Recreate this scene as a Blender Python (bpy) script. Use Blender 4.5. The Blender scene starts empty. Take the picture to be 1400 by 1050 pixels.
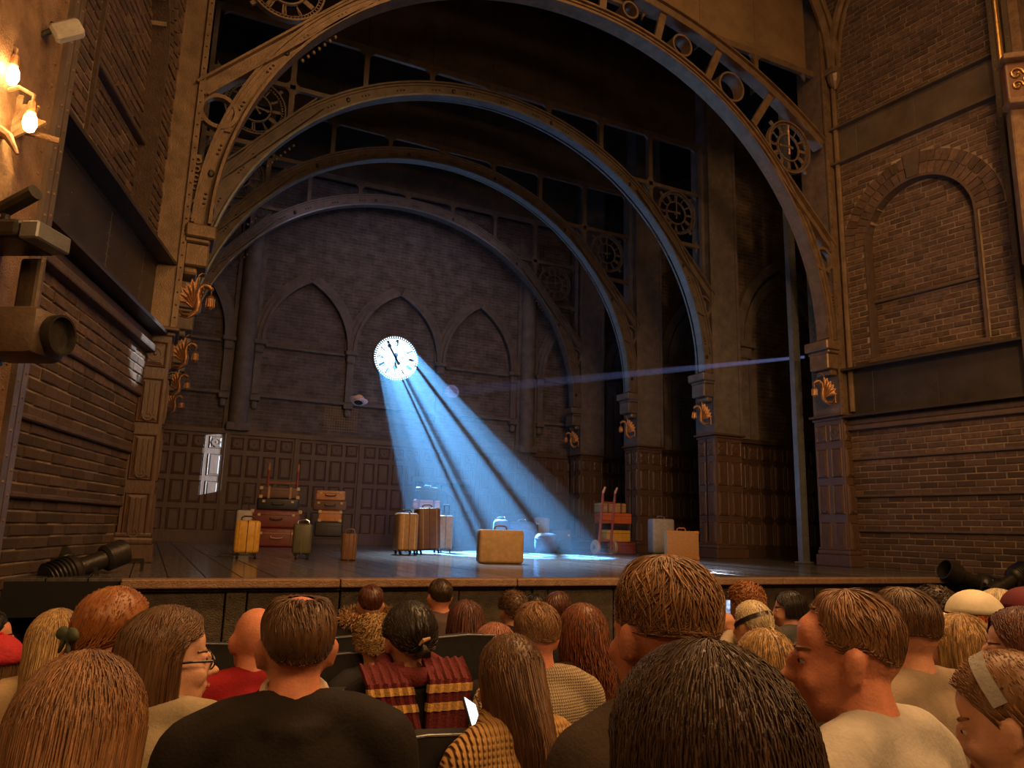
import bpy, bmesh, math, random
import numpy as np
from mathutils import Vector, Matrix
rnd = random.Random(7)
PI = math.pi
scn = bpy.context.scene
COL = scn.collection
# ------------------------------------------------------------------ camera
YAW, PITCH, ROLL, FPX, CH = math.radians(25.284), math.radians(11.1), math.radians(1.601), 1019.5, 0.478
_f = Vector((math.sin(YAW)*math.cos(PITCH), math.cos(YAW)*math.cos(PITCH), math.sin(PITCH)))
_r0 = Vector((math.cos(YAW), -math.sin(YAW), 0)); _u0 = _r0.cross(_f)
CR = math.cos(ROLL)*_r0 + math.sin(ROLL)*_u0; CU = -math.sin(ROLL)*_r0 + math.cos(ROLL)*_u0; CF = _f
CAM = Vector((0, 0, CH))
cd = bpy.data.cameras.new('camera'); cam = bpy.data.objects.new('camera', cd); COL.objects.link(cam)
cd.sensor_width = 36.0; cd.lens = FPX/1400*36; cd.clip_start = .05; cd.clip_end = 200
m = Matrix((CR, CU, -CF)).transposed().to_4x4(); m.translation = CAM; cam.matrix_world = m
scn.camera = cam
# ------------------------------------------------------------------ world, exposure
w = bpy.data.worlds.new('dark_theatre'); scn.world = w; w.use_nodes = True
bg = w.node_tree.nodes['Background']; bg.inputs[0].default_value = (.9, .55, .35, 1); bg.inputs[1].default_value = .012
vs = scn.view_settings; vs.view_transform = 'Standard'; vs.look = 'None'; vs.exposure = 0.0; vs.gamma = 1.0; vs.use_curve_mapping = False
scn.cycles.use_denoising = True
scn.cycles.max_bounces = 5; scn.cycles.diffuse_bounces = 2; scn.cycles.glossy_bounces = 2; scn.cycles.transparent_max_bounces = 8
scn.cycles.sample_clamp_indirect = 4
# ------------------------------------------------------------------ lights
WARM = (1.0, .52, .2); AMBER = (1.0, .56, .24); BLUE = (.13, .46, 1.0); COOL = (.62, .8, 1.0)
def light(name, kind, loc, target, power, color, size=.3, size_y=None, cone=60, blend=.3):
    l = bpy.data.lights.new(name, kind); l.energy = power; l.color = color
    o = bpy.data.objects.new(name, l); COL.objects.link(o); o.location = loc
    d = Vector(target)-Vector(loc); o.rotation_euler = d.to_track_quat('-Z', 'Y').to_euler()
    if kind == 'AREA':
        l.size = size
        if size_y: l.shape = 'RECTANGLE'; l.size_y = size_y
    else: l.shadow_soft_size = size
    if kind == 'SPOT': l.spot_size = math.radians(cone); l.spot_blend = blend
    return o
# house lights of the auditorium: lamps under the circle, plus added unseen fills
light('house_light_circle', 'AREA', (3.2, -2.2, 4.3), (3.6, 4.2, -.3), 290, WARM, 7, 1.2)
light('house_light_stalls', 'AREA', (3.4, 3.6, 5.4), (3.6, 2.6, 0), 230, WARM, 5, 3)  # unseen overhead fill, added to brighten the audience
light('wall_sconce_left', 'POINT', (-2.3, 2.6, 2.3), (0, 0, 0), 55, WARM, .15)  # unseen point light, added to brighten faces turned left
light('wall_sconce_left_rear', 'POINT', (-2.6, .4, 2.3), (0, 0, 0), 45, WARM, .15)  # second unseen fill added along the left side, further back
light('house_light_dome', 'AREA', (5.6, 2.2, 10.5), (5.7, 7.5, 3.0), 520, WARM, 4, 3)
light('house_light_box_left', 'SPOT', (4.2, 1.5, 4.6), (-.7, 8.6, 3.4), 260, WARM, .25, cone=58, blend=.8)
light('house_light_box_right', 'SPOT', (5.0, .8, 5.5), (12.0, 8.4, 4.6), 1100, WARM, .25, cone=56, blend=.8)
# front-of-house amber lanterns on the luggage and the arches
light('front_lantern_amber', 'SPOT', (4.5, -3.0, 7.0), (5.8, 13.0, .6), 1050, AMBER, .3, cone=40, blend=.7)
# stage lanterns: behind the clock, upstage backlight, side lanterns
CLK = Vector((5.79, 20.0, 5.15))
BEAM = Vector((.75, -5.6, -5.15)).normalized()
SRC = CLK - BEAM*3.6
light('clock_lantern', 'SPOT', SRC, CLK, 430000, BLUE, .03, cone=24, blend=.12)
light('backlight_cool', 'SPOT', (6.2, 19.0, 9.3), (6.3, 12.6, 0), 15000, COOL, .25, cone=36, blend=.9)
light('backlight_low', 'SPOT', (2.2, 18.6, .7), (10.6, 14.2, 5.6), 60, (.85, .9, 1.0), .2, cone=60, blend=.8)
light('side_lantern_right', 'SPOT', (13.45, 11.75, 4.28), (6.4, 17.2, 3.95), 40000, (.35, .42, 1.0), .02, cone=1.8, blend=.3)
light('dado_special', 'SPOT', (12.5, 14.25, 4.6), (1.02, 20.0, 1.85), 50000, (.7, .88, 1.0), .0005, cone=6.4, blend=.05)
light('pier_special', 'SPOT', (5.0, 8.0, 6.5), (-.42, 9.4, 2.3), 5000, (.75, .88, 1.0), .02, cone=5.5, blend=.5)
light('stage_wash_violet', 'AREA', (5.7, 17.2, 9.0), (5.7, 20.0, 5.2), 34, (.75, .62, .8), 6, .4)
# ------------------------------------------------------------------ helpers
def ray(px, py): return CR*(px-700) - CU*(py-525) + CF*FPX
def on_floor(px, Y, z=0.0):
    """floor point at depth Y that is seen in image column px (solved on the floor itself)"""
    X = 0.0
    for _ in range(12):
        v = Vector((X, Y, z))-CAM; c = 700+FPX*v.dot(CR)/v.dot(CF)
        X += (px-c)*v.dot(CF)/FPX/CR.x
    return Vector((X, Y, z))
def along(px, py, d): return CAM + ray(px, py)*(d/FPX)
def tag(o, label=None, cat=None, group=None, kind=None):
    if label: o['label'] = label
    if cat: o['category'] = cat
    if group: o['group'] = group
    if kind: o['kind'] = kind
    return o
def empty(name, loc=(0, 0, 0), rz=0.0, label=None, cat=None, group=None, kind=None, mirror=False):
    o = bpy.data.objects.new(name, None); COL.objects.link(o); o.location = loc; o.rotation_euler = (0, 0, rz); o.empty_display_size = .1
    return tag(o, label, cat, group, kind)
def inst(src, parent, loc=(0, 0, 0), rot=(0, 0, 0), scale=None, mat=None):
    o = src.copy() if isinstance(src, bpy.types.Object) else bpy.data.objects.new('part', src)
    COL.objects.link(o); o.parent = parent; o.location = loc; o.rotation_euler = rot
    if scale: o.scale = scale
    return o
def copy_tree(o, parent=None):
    c = o.copy(); COL.objects.link(c); c.parent = parent
    for ch in list(o.children): copy_tree(ch, c)
    return c
class MB:
    def __init__(s): s.v = []; s.f = []; s.sm = False
    def add(s, vs, fs):
        n = len(s.v); s.v += [tuple(v) for v in vs]; s.f += [tuple(i+n for i in f) for f in fs]; return s
    def box(s, c, size, rot=None):
        hx, hy, hz = [q/2 for q in size]
        P = [Vector((x, y, z)) for x in (-hx, hx) for y in (-hy, hy) for z in (-hz, hz)]
        if rot is not None: P = [rot @ q for q in P]
        c = Vector(c); P = [q+c for q in P]
        return s.add(P, [(0, 1, 3, 2), (4, 6, 7, 5), (0, 4, 5, 1), (2, 3, 7, 6), (0, 2, 6, 4), (1, 5, 7, 3)])
    def bx(s, x0, x1, y0, y1, z0, z1): return s.box(((x0+x1)/2, (y0+y1)/2, (z0+z1)/2), (x1-x0, y1-y0, z1-z0))
    def bar(s, a, b, wd, th, up=(0, 1, 0)):
        a, b = Vector(a), Vector(b); d = b-a; L = d.length; d.normalize(); u = Vector(up); t = d.cross(u)
        if t.length < 1e-5: t = d.orthogonal()
        t.normalize(); u = t.cross(d)
        return s.box((a+b)/2, (L, wd, th), Matrix((d, t, u)).transposed())
    def prism(s, poly, y0, y1):
        """polygon in x,z extruded along y"""
        n = len(poly); V = [(x, y0, z) for x, z in poly]+[(x, y1, z) for x, z in poly]
        F = [tuple(range(n)), tuple(range(2*n-1, n-1, -1))]+[(i, i+n, (i+1) % n+n, (i+1) % n) for i in range(n)]
        return s.add(V, F)
    def arc(s, cx, cz, r0, r1, y0, y1, a0=0.0, a1=180.0, n=64):
        closed = abs(a1-a0) >= 359.9; V = []; F = []; m_ = n if closed else n+1
        for i in range(m_):
            a = math.radians(a0+(a1-a0)*i/n); c, q = math.cos(a), math.sin(a)
            for r, y in ((r0, y0), (r1, y0), (r1, y1), (r0, y1)): V.append((cx+r*c, y, cz+r*q))
        for i in range(n):
            j = (i+1) % m_
            for k in range(4): F.append((i*4+k, j*4+k, j*4+(k+1) % 4, i*4+(k+1) % 4))
        if not closed: F += [(0, 1, 2, 3), (n*4+3, n*4+2, n*4+1, n*4)]
        return s.add(V, F)
    def tube(s, path, r, n=8, cap=True, flat=1.0):
        P = [Vector(q) for q in path]; k = len(P); R = r if hasattr(r, '__len__') else [r]*k
        V = []; F = []; prev = None
        for i in range(k):
            d = (P[min(i+1, k-1)]-P[max(i-1, 0)]).normalized()
            if prev is None: u = d.orthogonal().normalized()
            else:
                u = prev-d*prev.dot(d)
                u = u.normalized() if u.length > 1e-6 else d.orthogonal().normalized()
            prev = u; w_ = d.cross(u)
            for j in range(n):
                a = 2*PI*j/n; V.append(P[i]+(u*math.cos(a)+w_*math.sin(a)*flat)*R[i])
        for i in range(k-1):
            for j in range(n): F.append((i*n+j, i*n+(j+1) % n, (i+1)*n+(j+1) % n, (i+1)*n+j))
        if cap: F += [tuple(range(n-1, -1, -1)), tuple((k-1)*n+j for j in range(n))]
        return s.add(V, F)
    def lathe(s, prof, n=16, org=(0, 0, 0), rot=None):
        V = []; F = []; o = Vector(org)
        for r, z in prof:
            for j in range(n):
                a = 2*PI*j/n; q = Vector((r*math.cos(a), r*math.sin(a), z))
                V.append((rot @ q if rot is not None else q)+o)
        for i in range(len(prof)-1):
            for j in range(n): F.append((i*n+j, i*n+(j+1) % n, (i+1)*n+(j+1) % n, (i+1)*n+j))
        F += [tuple(range(n-1, -1, -1)), tuple((len(prof)-1)*n+j for j in range(n))]
        return s.add(V, F)
    def ball(s, c, r, n=10, k=6, rot=None):
        if not hasattr(r, '__len__'): r = (r, r, r)
        V = []; F = []; c = Vector(c)
        for i in range(k+1):
            t = PI*i/k
            for j in range(n):
                a = 2*PI*j/n; q = Vector((r[0]*math.sin(t)*math.cos(a), r[1]*math.sin(t)*math.sin(a), r[2]*math.cos(t)))
                V.append((rot @ q if rot is not None else q)+c)
        for i in range(k):
            for j in range(n): F.append((i*n+j, (i+1)*n+j, (i+1)*n+(j+1) % n, i*n+(j+1) % n))
        return s.add(V, F)
    def rbox(s, c, size, r=.02, seg=2, rot=None):
        b = bmesh.new(); bmesh.ops.create_cube(b, size=1)
        for v in b.verts: v.co = Vector((v.co.x*size[0], v.co.y*size[1], v.co.z*size[2]))
        bmesh.ops.bevel(b, geom=list(b.edges), offset=min(r, min(size)*.48), segments=seg, affect='EDGES', profile=.5)
        b.verts.ensure_lookup_table(); c = Vector(c)
        V = [((rot @ v.co) if rot is not None else v.co)+c for v in b.verts]; F = [tuple(v.index for v in f.verts) for f in b.faces]
        b.free(); return s.add(V, F)
    def rivets(s, pts, r=.018, n=(0, -1, 0), h=.5):
        n = Vector(n).normalized(); u = n.orthogonal().normalized(); w_ = n.cross(u)
        for q in pts:
            q = Vector(q); V = [q+(u*math.cos(a)+w_*math.sin(a))*r for a in [2*PI*i/6 for i in range(6)]]
            V += [q+n*r*h+(u*math.cos(a)+w_*math.sin(a))*r*.55 for a in [2*PI*i/6 for i in range(6)]]
            s.add(V, [(i, (i+1) % 6, 6+(i+1) % 6, 6+i) for i in range(6)]+[(6, 7, 8, 9, 10, 11)])
        return s
    def map(s, fn): s.v = [tuple(fn(Vector(v))) for v in s.v]; return s
    def mesh(s, name, mat=None, smooth=False, fix=True):
        me = bpy.data.meshes.new(name); me.from_pydata([tuple(v) for v in s.v], [], s.f)
        if fix:
            b = bmesh.new(); b.from_mesh(me); bmesh.ops.recalc_face_normals(b, faces=list(b.faces)); b.to_mesh(me); b.free()
        if mat: me.materials.append(mat)
        if smooth:
            me.polygons.foreach_set('use_smooth', [True]*len(me.polygons))
            if smooth != 'full':
                try: me.set_sharp_from_angle(angle=math.radians(40))
                except Exception: pass
        me.update(); return me
    def build(s, name, mat=None, parent=None, smooth=False, loc=(0, 0, 0), **kw):
        o = bpy.data.objects.new(name, s.mesh(name, mat, smooth)); COL.objects.link(o); o.parent = parent; o.location = loc
        return tag(o, **kw)
# ------------------------------------------------------------------ materials
def nodes(name):
    m = bpy.data.materials.new(name); m.use_nodes = True; nt = m.node_tree; return m, nt, nt.nodes['Principled BSDF']
def mat(name, col, rough=.6, metal=0.0, var=.25, scale=6.0, bump=.0, bscale=40.0, stretch=(1, 1, 1), col2=None, island=0.0, spec=.5, emit=None, es=0, sss=0, cover=.5, objvar=0.0):
    m, nt, b = nodes(name); L = nt.links; N = nt.nodes
    b.inputs['Roughness'].default_value = rough; b.inputs['Metallic'].default_value = metal; b.inputs['Specular IOR Level'].default_value = spec
    tc = N.new('ShaderNodeTexCoord'); mp = N.new('ShaderNodeMapping'); mp.inputs['Scale'].default_value = stretch; L.new(tc.outputs['Object'], mp.inputs[0])
    nz = N.new('ShaderNodeTexNoise'); nz.inputs['Scale'].default_value = scale; nz.inputs['Detail'].default_value = 6; nz.inputs['Roughness'].default_value = .65; L.new(mp.outputs[0], nz.inputs[0])
    cr = N.new('ShaderNodeValToRGB'); L.new(nz.outputs['Fac'], cr.inputs[0])
    c2 = col2 or tuple(c*(1+var) for c in col); c1 = tuple(c*(1-var) for c in col) if not col2 else col
    cr.color_ramp.elements[0].color = (*c1, 1); cr.color_ramp.elements[1].color = (*c2, 1)
    cr.color_ramp.elements[0].position = cover-.18; cr.color_ramp.elements[1].position = cover+.18
    out = cr.outputs[0]
    if island or objvar:
        hs = N.new('ShaderNodeHueSaturation'); mr = N.new('ShaderNodeMapRange')
        if island: g = N.new('ShaderNodeNewGeometry'); L.new(g.outputs['Random Per Island'], mr.inputs[0])
        else: g = N.new('ShaderNodeObjectInfo'); L.new(g.outputs['Random'], mr.inputs[0])
        k = island or objvar; mr.inputs[3].default_value = 1-k; mr.inputs[4].default_value = 1+k
        L.new(mr.outputs[0], hs.inputs['Value']); L.new(out, hs.inputs['Color']); out = hs.outputs[0]
    L.new(out, b.inputs['Base Color'])
    if bump:
        n2 = N.new('ShaderNodeTexNoise'); n2.inputs['Scale'].default_value = bscale; n2.inputs['Detail'].default_value = 4; L.new(mp.outputs[0], n2.inputs[0])
        bp = N.new('ShaderNodeBump'); bp.inputs['Strength'].default_value = bump; bp.inputs['Distance'].default_value = .02; L.new(n2.outputs['Fac'], bp.inputs['Height']); L.new(bp.outputs[0], b.inputs['Normal'])
    if emit: b.inputs['Emission Color'].default_value = (*emit, 1); b.inputs['Emission Strength'].default_value = es
    if sss: b.inputs['Subsurface Weight'].default_value = sss; b.inputs['Subsurface Radius'].default_value = (.02, .008, .004); b.inputs['Subsurface Scale'].default_value = 1
    return m
def brickmat(name, c1, c2, mortar, bw=.3, bh=.1, axis='XZ', bump=.6):
    m, nt, b = nodes(name); L = nt.links; N = nt.nodes
    tc = N.new('ShaderNodeTexCoord'); sx = N.new('ShaderNodeSeparateXYZ'); cx = N.new('ShaderNodeCombineXYZ'); L.new(tc.outputs['Object'], sx.inputs[0])
    L.new(sx.outputs[axis[0]], cx.inputs[0]); L.new(sx.outputs[axis[1]], cx.inputs[1])
    br = N.new('ShaderNodeTexBrick'); L.new(cx.outputs[0], br.inputs[0]); br.inputs['Scale'].default_value = 1; br.inputs['Brick Width'].default_value = bw; br.inputs['Row Height'].default_value = bh
    br.inputs['Mortar Size'].default_value = .008; br.inputs['Mortar Smooth'].default_value = .3; br.inputs['Bias'].default_value = 0
    br.inputs['Color1'].default_value = (*c1, 1); br.inputs['Color2'].default_value = (*c2, 1); br.inputs['Mortar'].default_value = (*mortar, 1)
    nz = N.new('ShaderNodeTexNoise'); nz.inputs['Scale'].default_value = 3; nz.inputs['Detail'].default_value = 6; L.new(tc.outputs['Object'], nz.inputs[0])
    hs = N.new('ShaderNodeHueSaturation'); mr = N.new('ShaderNodeMapRange'); L.new(nz.outputs['Fac'], mr.inputs[0]); mr.inputs[1].default_value = .3; mr.inputs[2].default_value = .7; mr.inputs[3].default_value = .55; mr.inputs[4].default_value = 1.35
    L.new(mr.outputs[0], hs.inputs['Value']); L.new(br.outputs['Color'], hs.inputs['Color']); L.new(hs.outputs[0], b.inputs['Base Color'])
    b.inputs['Roughness'].default_value = .85
    bp = N.new('ShaderNodeBump'); bp.inputs['Strength'].default_value = bump; bp.inputs['Distance'].default_value = .02; bp.invert = True
    L.new(br.outputs['Fac'], bp.inputs['Height']); L.new(bp.outputs[0], b.inputs['Normal'])
    return m
M = {}
M['iron'] = mat('iron_rusted_paint', (.20, .135, .085), .42, .35, .3, 5, .25, 60)
M['iron2'] = mat('iron_grey_brown', (.17, .135, .115), .45, .35, .25, 4, .2, 60)
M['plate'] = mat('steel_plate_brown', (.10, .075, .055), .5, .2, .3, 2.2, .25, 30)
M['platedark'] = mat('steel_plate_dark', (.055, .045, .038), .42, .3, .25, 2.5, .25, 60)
M['rust'] = mat('rust_orange_steel', (.15, .085, .05), .6, .25, .3, 7, .6, 80, col2=(.3, .19, .11))
M['steelgrey'] = mat('steel_grey', (.22, .23, .24), .4, .6, .2, 5, .2, 60)
M['brick'] = mat('brick_weathered', (.065, .038, .028), .85, 0, .3, 11, .8, 70, col2=(.14, .085, .06), objvar=.35)
M['brickstuff'] = mat('brick_weathered_far', (.065, .038, .028), .85, 0, .3, 11, .8, 70, col2=(.14, .085, .06), island=.35)
M['mortar'] = mat('mortar_pale', (.12, .09, .065), .95, 0, .4, 3.5, .5, 50, col2=(.33, .25, .18))
M['bandstone'] = mat('band_moulding', (.085, .055, .042), .75, 0, .25, 8, .5, 40)
M['wood'] = mat('oak_panelling', (.095, .056, .04), .38, 0, .3, 9, .25, 30, stretch=(6, 6, .8))
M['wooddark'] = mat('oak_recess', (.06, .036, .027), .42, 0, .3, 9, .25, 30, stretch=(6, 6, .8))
M['woodback'] = mat('dark_oak_back', (.095, .056, .043), .45, 0, .3, 7, .2, 30, stretch=(6, 6, .8))
M['backstone'] = mat('painted_stone', (.13, .11, .105), .75, 0, .3, 4, .4, 40)
M['backbrick'] = brickmat('back_brick', (.085, .068, .063), (.13, .1, .095), (.17, .145, .135), .28, .09)
M['wingbrick'] = brickmat('wing_brick', (.07, .05, .042), (.11, .08, .065), (.16, .125, .1), .3, .1)
M['black'] = mat('matt_black', (.006, .006, .006), .9, 0, .2)
M['blackgloss'] = mat('black_enamel', (.012, .011, .011), .35, 0, .2)
M['bronze'] = mat('bronze_dragon', (.36, .19, .09), .38, .65, .3, 20, .3, 60)
M['floorboard'] = mat('stage_board', (.075, .07, .07), .5, 0, .35, 5, .12, 25, stretch=(8, .7, 1), objvar=.3, spec=.4)
_b = M['floorboard'].node_tree.nodes['Principled BSDF']; _b.inputs['Coat Weight'].default_value = .7; _b.inputs['Coat Roughness'].default_value = .13
M['apron'] = mat('apron_plate', (.10, .08, .055), .45, .45, .35, 14, .5, 90)
M['edge'] = mat('apron_edge', (.22, .12, .07), .55, .2, .4, 12, .5, 60, col2=(.34, .22, .13))
M['glow'] = mat('filament_glow', (1, .6, .2), .4, emit=(1, .52, .16), es=26)
M['header'] = mat('header_plate_ochre', (.2, .13, .07), .55, .1, .3, 1.6, .2, 30)
M['gold'] = mat('gilding', (.62, .38, .12), .3, .9, .25, 20)
# ================================================================== THE SETTING
XC = 5.68
PY = (9.7, 13.18, 16.18, 19.1)
ZS, RI, RO = 4.16, 5.1, 5.42
def band(b, pts, wd, y0, y1):
    """strip of width wd on the left-hand side of a path in x,z, extruded y0..y1"""
    P = [Vector((x, z)) for x, z in pts]; n = len(P); Q = []
    for i in range(n):
        d = (P[min(i+1, n-1)]-P[max(i-1, 0)]).normalized(); Q.append(P[i]+Vector((-d.y, d.x))*wd)
    V = []; F = []
    for i in range(n):
        for q, y in ((P[i], y0), (Q[i], y0), (Q[i], y1), (P[i], y1)): V.append((q.x, y, q.y))
    for i in range(n-1):
        for k in range(4): F.append((i*4+k, i*4+4+k, i*4+4+(k+1) % 4, i*4+(k+1) % 4))
    F += [(0, 1, 2, 3), (n*4-1, n*4-2, n*4-3, n*4-4)]
    return b.add(V, F)
def pointed(x0, x1, z0, z1, n=10):
    a = (x1-x0)/2; h = z1-z0; r = (a*a+h*h)/(2*a); xm = x0+a; L = []
    t1 = math.atan2(h, (r-a)) if r > a else PI/2+math.atan2(a-r, h)
    for i in range(n+1):
        t = t1*i/n; L.append((x0+r-r*math.cos(t), z0+r*math.sin(t)))
    R = [(x0+x1-x, z) for x, z in L]; return L, R[::-1]
# ------------------------------------------------------------------ floors
fl = MB().bx(-2, 16, 7.16, 22, -.3, -.03).build('floor', M['black'], kind='structure')
bm_ = {}
def board_mesh(wd, ln):
    k = (round(wd, 3), round(ln, 3))
    if k not in bm_: bm_[k] = MB().rbox((0, 0, -.015), (wd, ln, .03), .004, 1).mesh('floor_board', M['floorboard'])
    return bm_[k]
x = -1.6
while x < 14.4:
    cut = 11.6+rnd.choice((0, 1.2, 2.4))
    for y0, y1 in ((7.18, cut), (cut, 19.85)):
        o = inst(board_mesh(.292, round(y1-y0-.008, 2)), fl, (x+.15, (y0+y1)/2, rnd.uniform(-.001, .001))); o.name = 'floor_board'
    x += .3
# auditorium floor: raked stalls
MB().add([(-6, 7.0, -1.25), (16, 7.0, -1.25), (16, -5, -.68), (-6, -5, -.68), (-6, 7.0, -1.45), (16, 7.0, -1.45), (16, -5, -.9), (-6, -5, -.9)],
         [(0, 1, 2, 3), (7, 6, 5, 4), (0, 4, 5, 1), (1, 5, 6, 2), (2, 6, 7, 3), (3, 7, 4, 0)]).build('floor_stalls', mat('stalls_carpet', (.03, .012, .012), .95, 0, .3, 60), kind='structure')
# stage apron: riveted plates under a rusted edge beam
ap = empty('stage_apron', (0, 7.1, 0), label='riveted metal stage front with rusted edge beam behind the audience', cat='stage front')
MB().bx(-.16, 10.6, .06, .1, -1.25, -.07).build('backing', M['black'], ap)
xx = -.15; i = 0
while xx < 10.5:
    L = min(.82, 10.58-xx)
    MB().rbox((xx+L/2, .05, -.66), (L-.012, .03, 1.15), .006, 1).build('plate', M['apron'], ap)
    xx += L
    if xx < 10.4:
        b = MB().rbox((xx+.09, .042, -.66), (.17, .035, 1.15), .006, 1)
        b.rivets([(xx+.09+dx, .024, z) for dx in (-.055, .055) for z in (-.16, -.34, -.52, -.7, -.9)], .011)
        b.build('riveted_strip', M['apron'], ap); xx += .18
b = MB()
for k in range(6): b.rbox((-.16+1.8*k+.9, .0, -.04), (1.79, .17, .078), .012, 2)
b.build('edge_beam', M['edge'], ap)
MB().bx(-.16, 10.6, -.02, .06, -.105, -.08).build('lower_lip', M['platedark'], ap)
# ------------------------------------------------------------------ auditorium side walls
brk = []
for k in range(6):
    b = MB(); r = random.Random(k); c = .012
    f = [(-.5+c, .010+r.uniform(-.003, .004), -.5+.1), (.5-c, .010+r.uniform(-.003, .004), -.5+.1), (.5-c, .010+r.uniform(-.003, .004), .5-.1), (-.5+c, .010+r.uniform(-.003, .004), .5-.1)]
    q = [(-.5, -.02, -.5), (.5, -.02, -.5), (.5, -.02, .5), (-.5, -.02, .5)]; e = [(-.5, .003, -.5), (.5, .003, -.5), (.5, .003, .5), (-.5, .003, .5)]
    b.add(q+e+f, [(i, (i+1) % 4, 4+(i+1) % 4, 4+i) for i in range(4)]+[(4+i, 4+(i+1) % 4, 8+(i+1) % 4, 8+i) for i in range(4)]+[(8, 9, 10, 11)])
    brk.append(b)
def side_wall(side):
    left = side == 'left'; s = 1 if left else -1
    a = math.radians(14.27) if left else math.radians(7.32)
    o = (-.33, 9.75, 0) if left else (11.62, 9.75, 0)
    d = (-math.sin(a), -math.cos(a)) if left else (math.sin(a), -math.cos(a))
    rz = math.atan2(d[1], d[0]); r = random.Random(3 if left else 4)
    def Y(b): return b.map(lambda v: Vector((v.x, v.y*s, v.z)))
    bmesh_data = []
    for k in range(6):
        t = MB(); t.add(brk[k].v, brk[k].f); bmesh_data.append(Y(t).mesh('brick', M['brick']))
    # backing (mortar) with a recessed arch
    U0, U1, UC, HW, ZA = .56, 2.55, 1.555, .995, 5.94
    b = MB()
    secs = [(-1.3, .64, 0.0), (.64, 1.25, .03), (1.25, 1.92, .06), (1.92, 2.45, .09)]
    for z0, z1, w0 in secs: b.bx(.06, 3.7, -.3, w0, z0, z1)
    b.bx(.06, 3.7, -.3, .06, 2.45, 3.62)
    b.bx(.06, U0, -.3, .05, 3.62, 7.73); b.bx(U1, 3.7, -.3, .05, 3.62, 7.73); b.bx(U0, U1, -.3, -.12, 3.62, 7.2)
    n = 14
    for i in range(n):
        ua, ub = U0+(U1-U0)*i/n, U0+(U1-U0)*(i+1)/n
        za = ZA+math.sqrt(max(0, HW**2-((ua+ub)/2-UC)**2)); b.bx(ua, ub, -.3, .05, za, 7.73)
    b.bx(.06, 3.7, -.3, .05, 7.73, 13)
    b.bx(3.7, 10, -.5, -.1, -1.5, 13)
    wl = Y(b).build('wall_'+side, M['mortar'], kind='structure', loc=o); wl.rotation_euler = (0, 0, rz)
    # bricks
    L0 = []
    def row(z0, h, ua, ub, w0, odd, clip=None):
        u = ua-(.15 if odd else 0)-r.uniform(0, .03)
        while u < ub:
            ln = .3+r.uniform(-.02, .02); x0, x1 = max(u, ua), min(u+ln, ub); u += ln
            if x1-x0 < .05: continue
            if clip and clip((x0+x1)/2, z0+h/2, (x1-x0)/2): continue
            L0.append(((x0+x1)/2, w0, z0+h/2, x1-x0-.017, h-.017))
    for z0, z1, w0 in secs:
        zb = max(z0, -.62); nr = max(1, round((z1-zb)/.104)); h = (z1-zb-.012)/nr
        for k in range(nr): row(zb+k*h, h, -.1, 3.6, w0, k % 2)
    k = 0; z = 3.64
    while z < 7.6:
        zc = z+.052; c = HW+.03 if zc < ZA else math.sqrt(max(0, 1.445**2-(zc-ZA)**2))
        if zc < ZA and zc > 3.62 or c > .02: row(z, .104, -.1, UC-c, .05, k % 2); row(z, .104, UC+c, 3.6, .05, k % 2)
        else: row(z, .104, -.1, 3.6, .05, k % 2)
        z += .104; k += 1
    z = 3.74; k = 0
    while z < 6.9:
        zc = z+.052
        if abs(zc-4.83) > .06:
            c = HW-.04 if zc < ZA else math.sqrt(max(0, .95**2-(zc-ZA)**2))
            if c > .05: row(z, .104, UC-c, UC+c, -.12, k % 2)
        z += .104; k += 1
    z = 8.55; k = 0
    while z < 11.5: row(z, .104, -.1, 3.6, .05, k % 2); z += .104; k += 1
    stuff = MB()
    for i, (u, w0, zc, ln, h) in enumerate(L0):
        if i < 298:
            ob = inst(bmesh_data[i % 6], wl, (u, s*(w0+r.uniform(-.004, .01)), zc), (0, 0, r.uniform(-.012, .012)), (ln, 1, h)); ob.name = 'brick'
        else:
            q = brk[i % 6]; dw = r.uniform(-.004, .01)
            stuff.add([(u+v[0]*ln, w0+dw+v[1], zc+v[2]*h) for v in q.v], q.f)
    Y(stuff).build('brickwork', M['brickstuff'], wl, kind='stuff')
    # voussoirs: two rings and a keystone
    for r0, r1, nn in ((1.0, 1.2, 26), (1.215, 1.42, 30)):
        for i in range(nn):
            a0, a1 = PI*i/nn+.008, PI*(i+1)/nn-.008
            if abs((a0+a1)/2-PI/2) < .1: continue
            q = [(UC+rr*math.cos(t), ZA+rr*math.sin(t)) for rr, t in ((r0, a0), (r1, a0), (r1, a1), (r0, a1))]
            Y(MB().prism(q, .0, .075)).build('voussoir', M['brick'], wl)
    Y(MB().prism([(UC-.1, ZA+.99), (UC+.1, ZA+.99), (UC+.16, ZA+1.46), (UC-.16, ZA+1.46)], 0, .1)).build('keystone', M['bandstone'], wl)
    # mouldings, ledges and steel bands
    b = MB()
    for zz, ww in ((.64, .055), (1.25, .085), (1.92, .115)): b.rbox((1.76, ww-.06, zz+.008), (3.78, .12, .05), .012, 1)
    b.rbox((1.76, .1, 2.49), (3.78, .2, .09), .02, 2); b.rbox((1.76, .08, 2.6), (3.78, .12, .12), .02, 1)
    b.rbox((UC, .03, 3.69), (2.08, .22, .09), .02, 2); b.rbox((UC, -.08, 4.83), (2.0, .1, .07), .02, 2)
    Y(b).build('moulding', M['bandstone'], wl)
    b = MB(); b.arc(UC, ZA, .955, 1.0, -.12, .085, 0, 180, 32); b.bx(U0-.005, U0+.04, -.12, .085, 3.73, ZA); b.bx(U1-.04, U1+.005, -.12, .085, 3.73, ZA)
    Y(b).build('arch_edge', M['bandstone'], wl)
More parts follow.
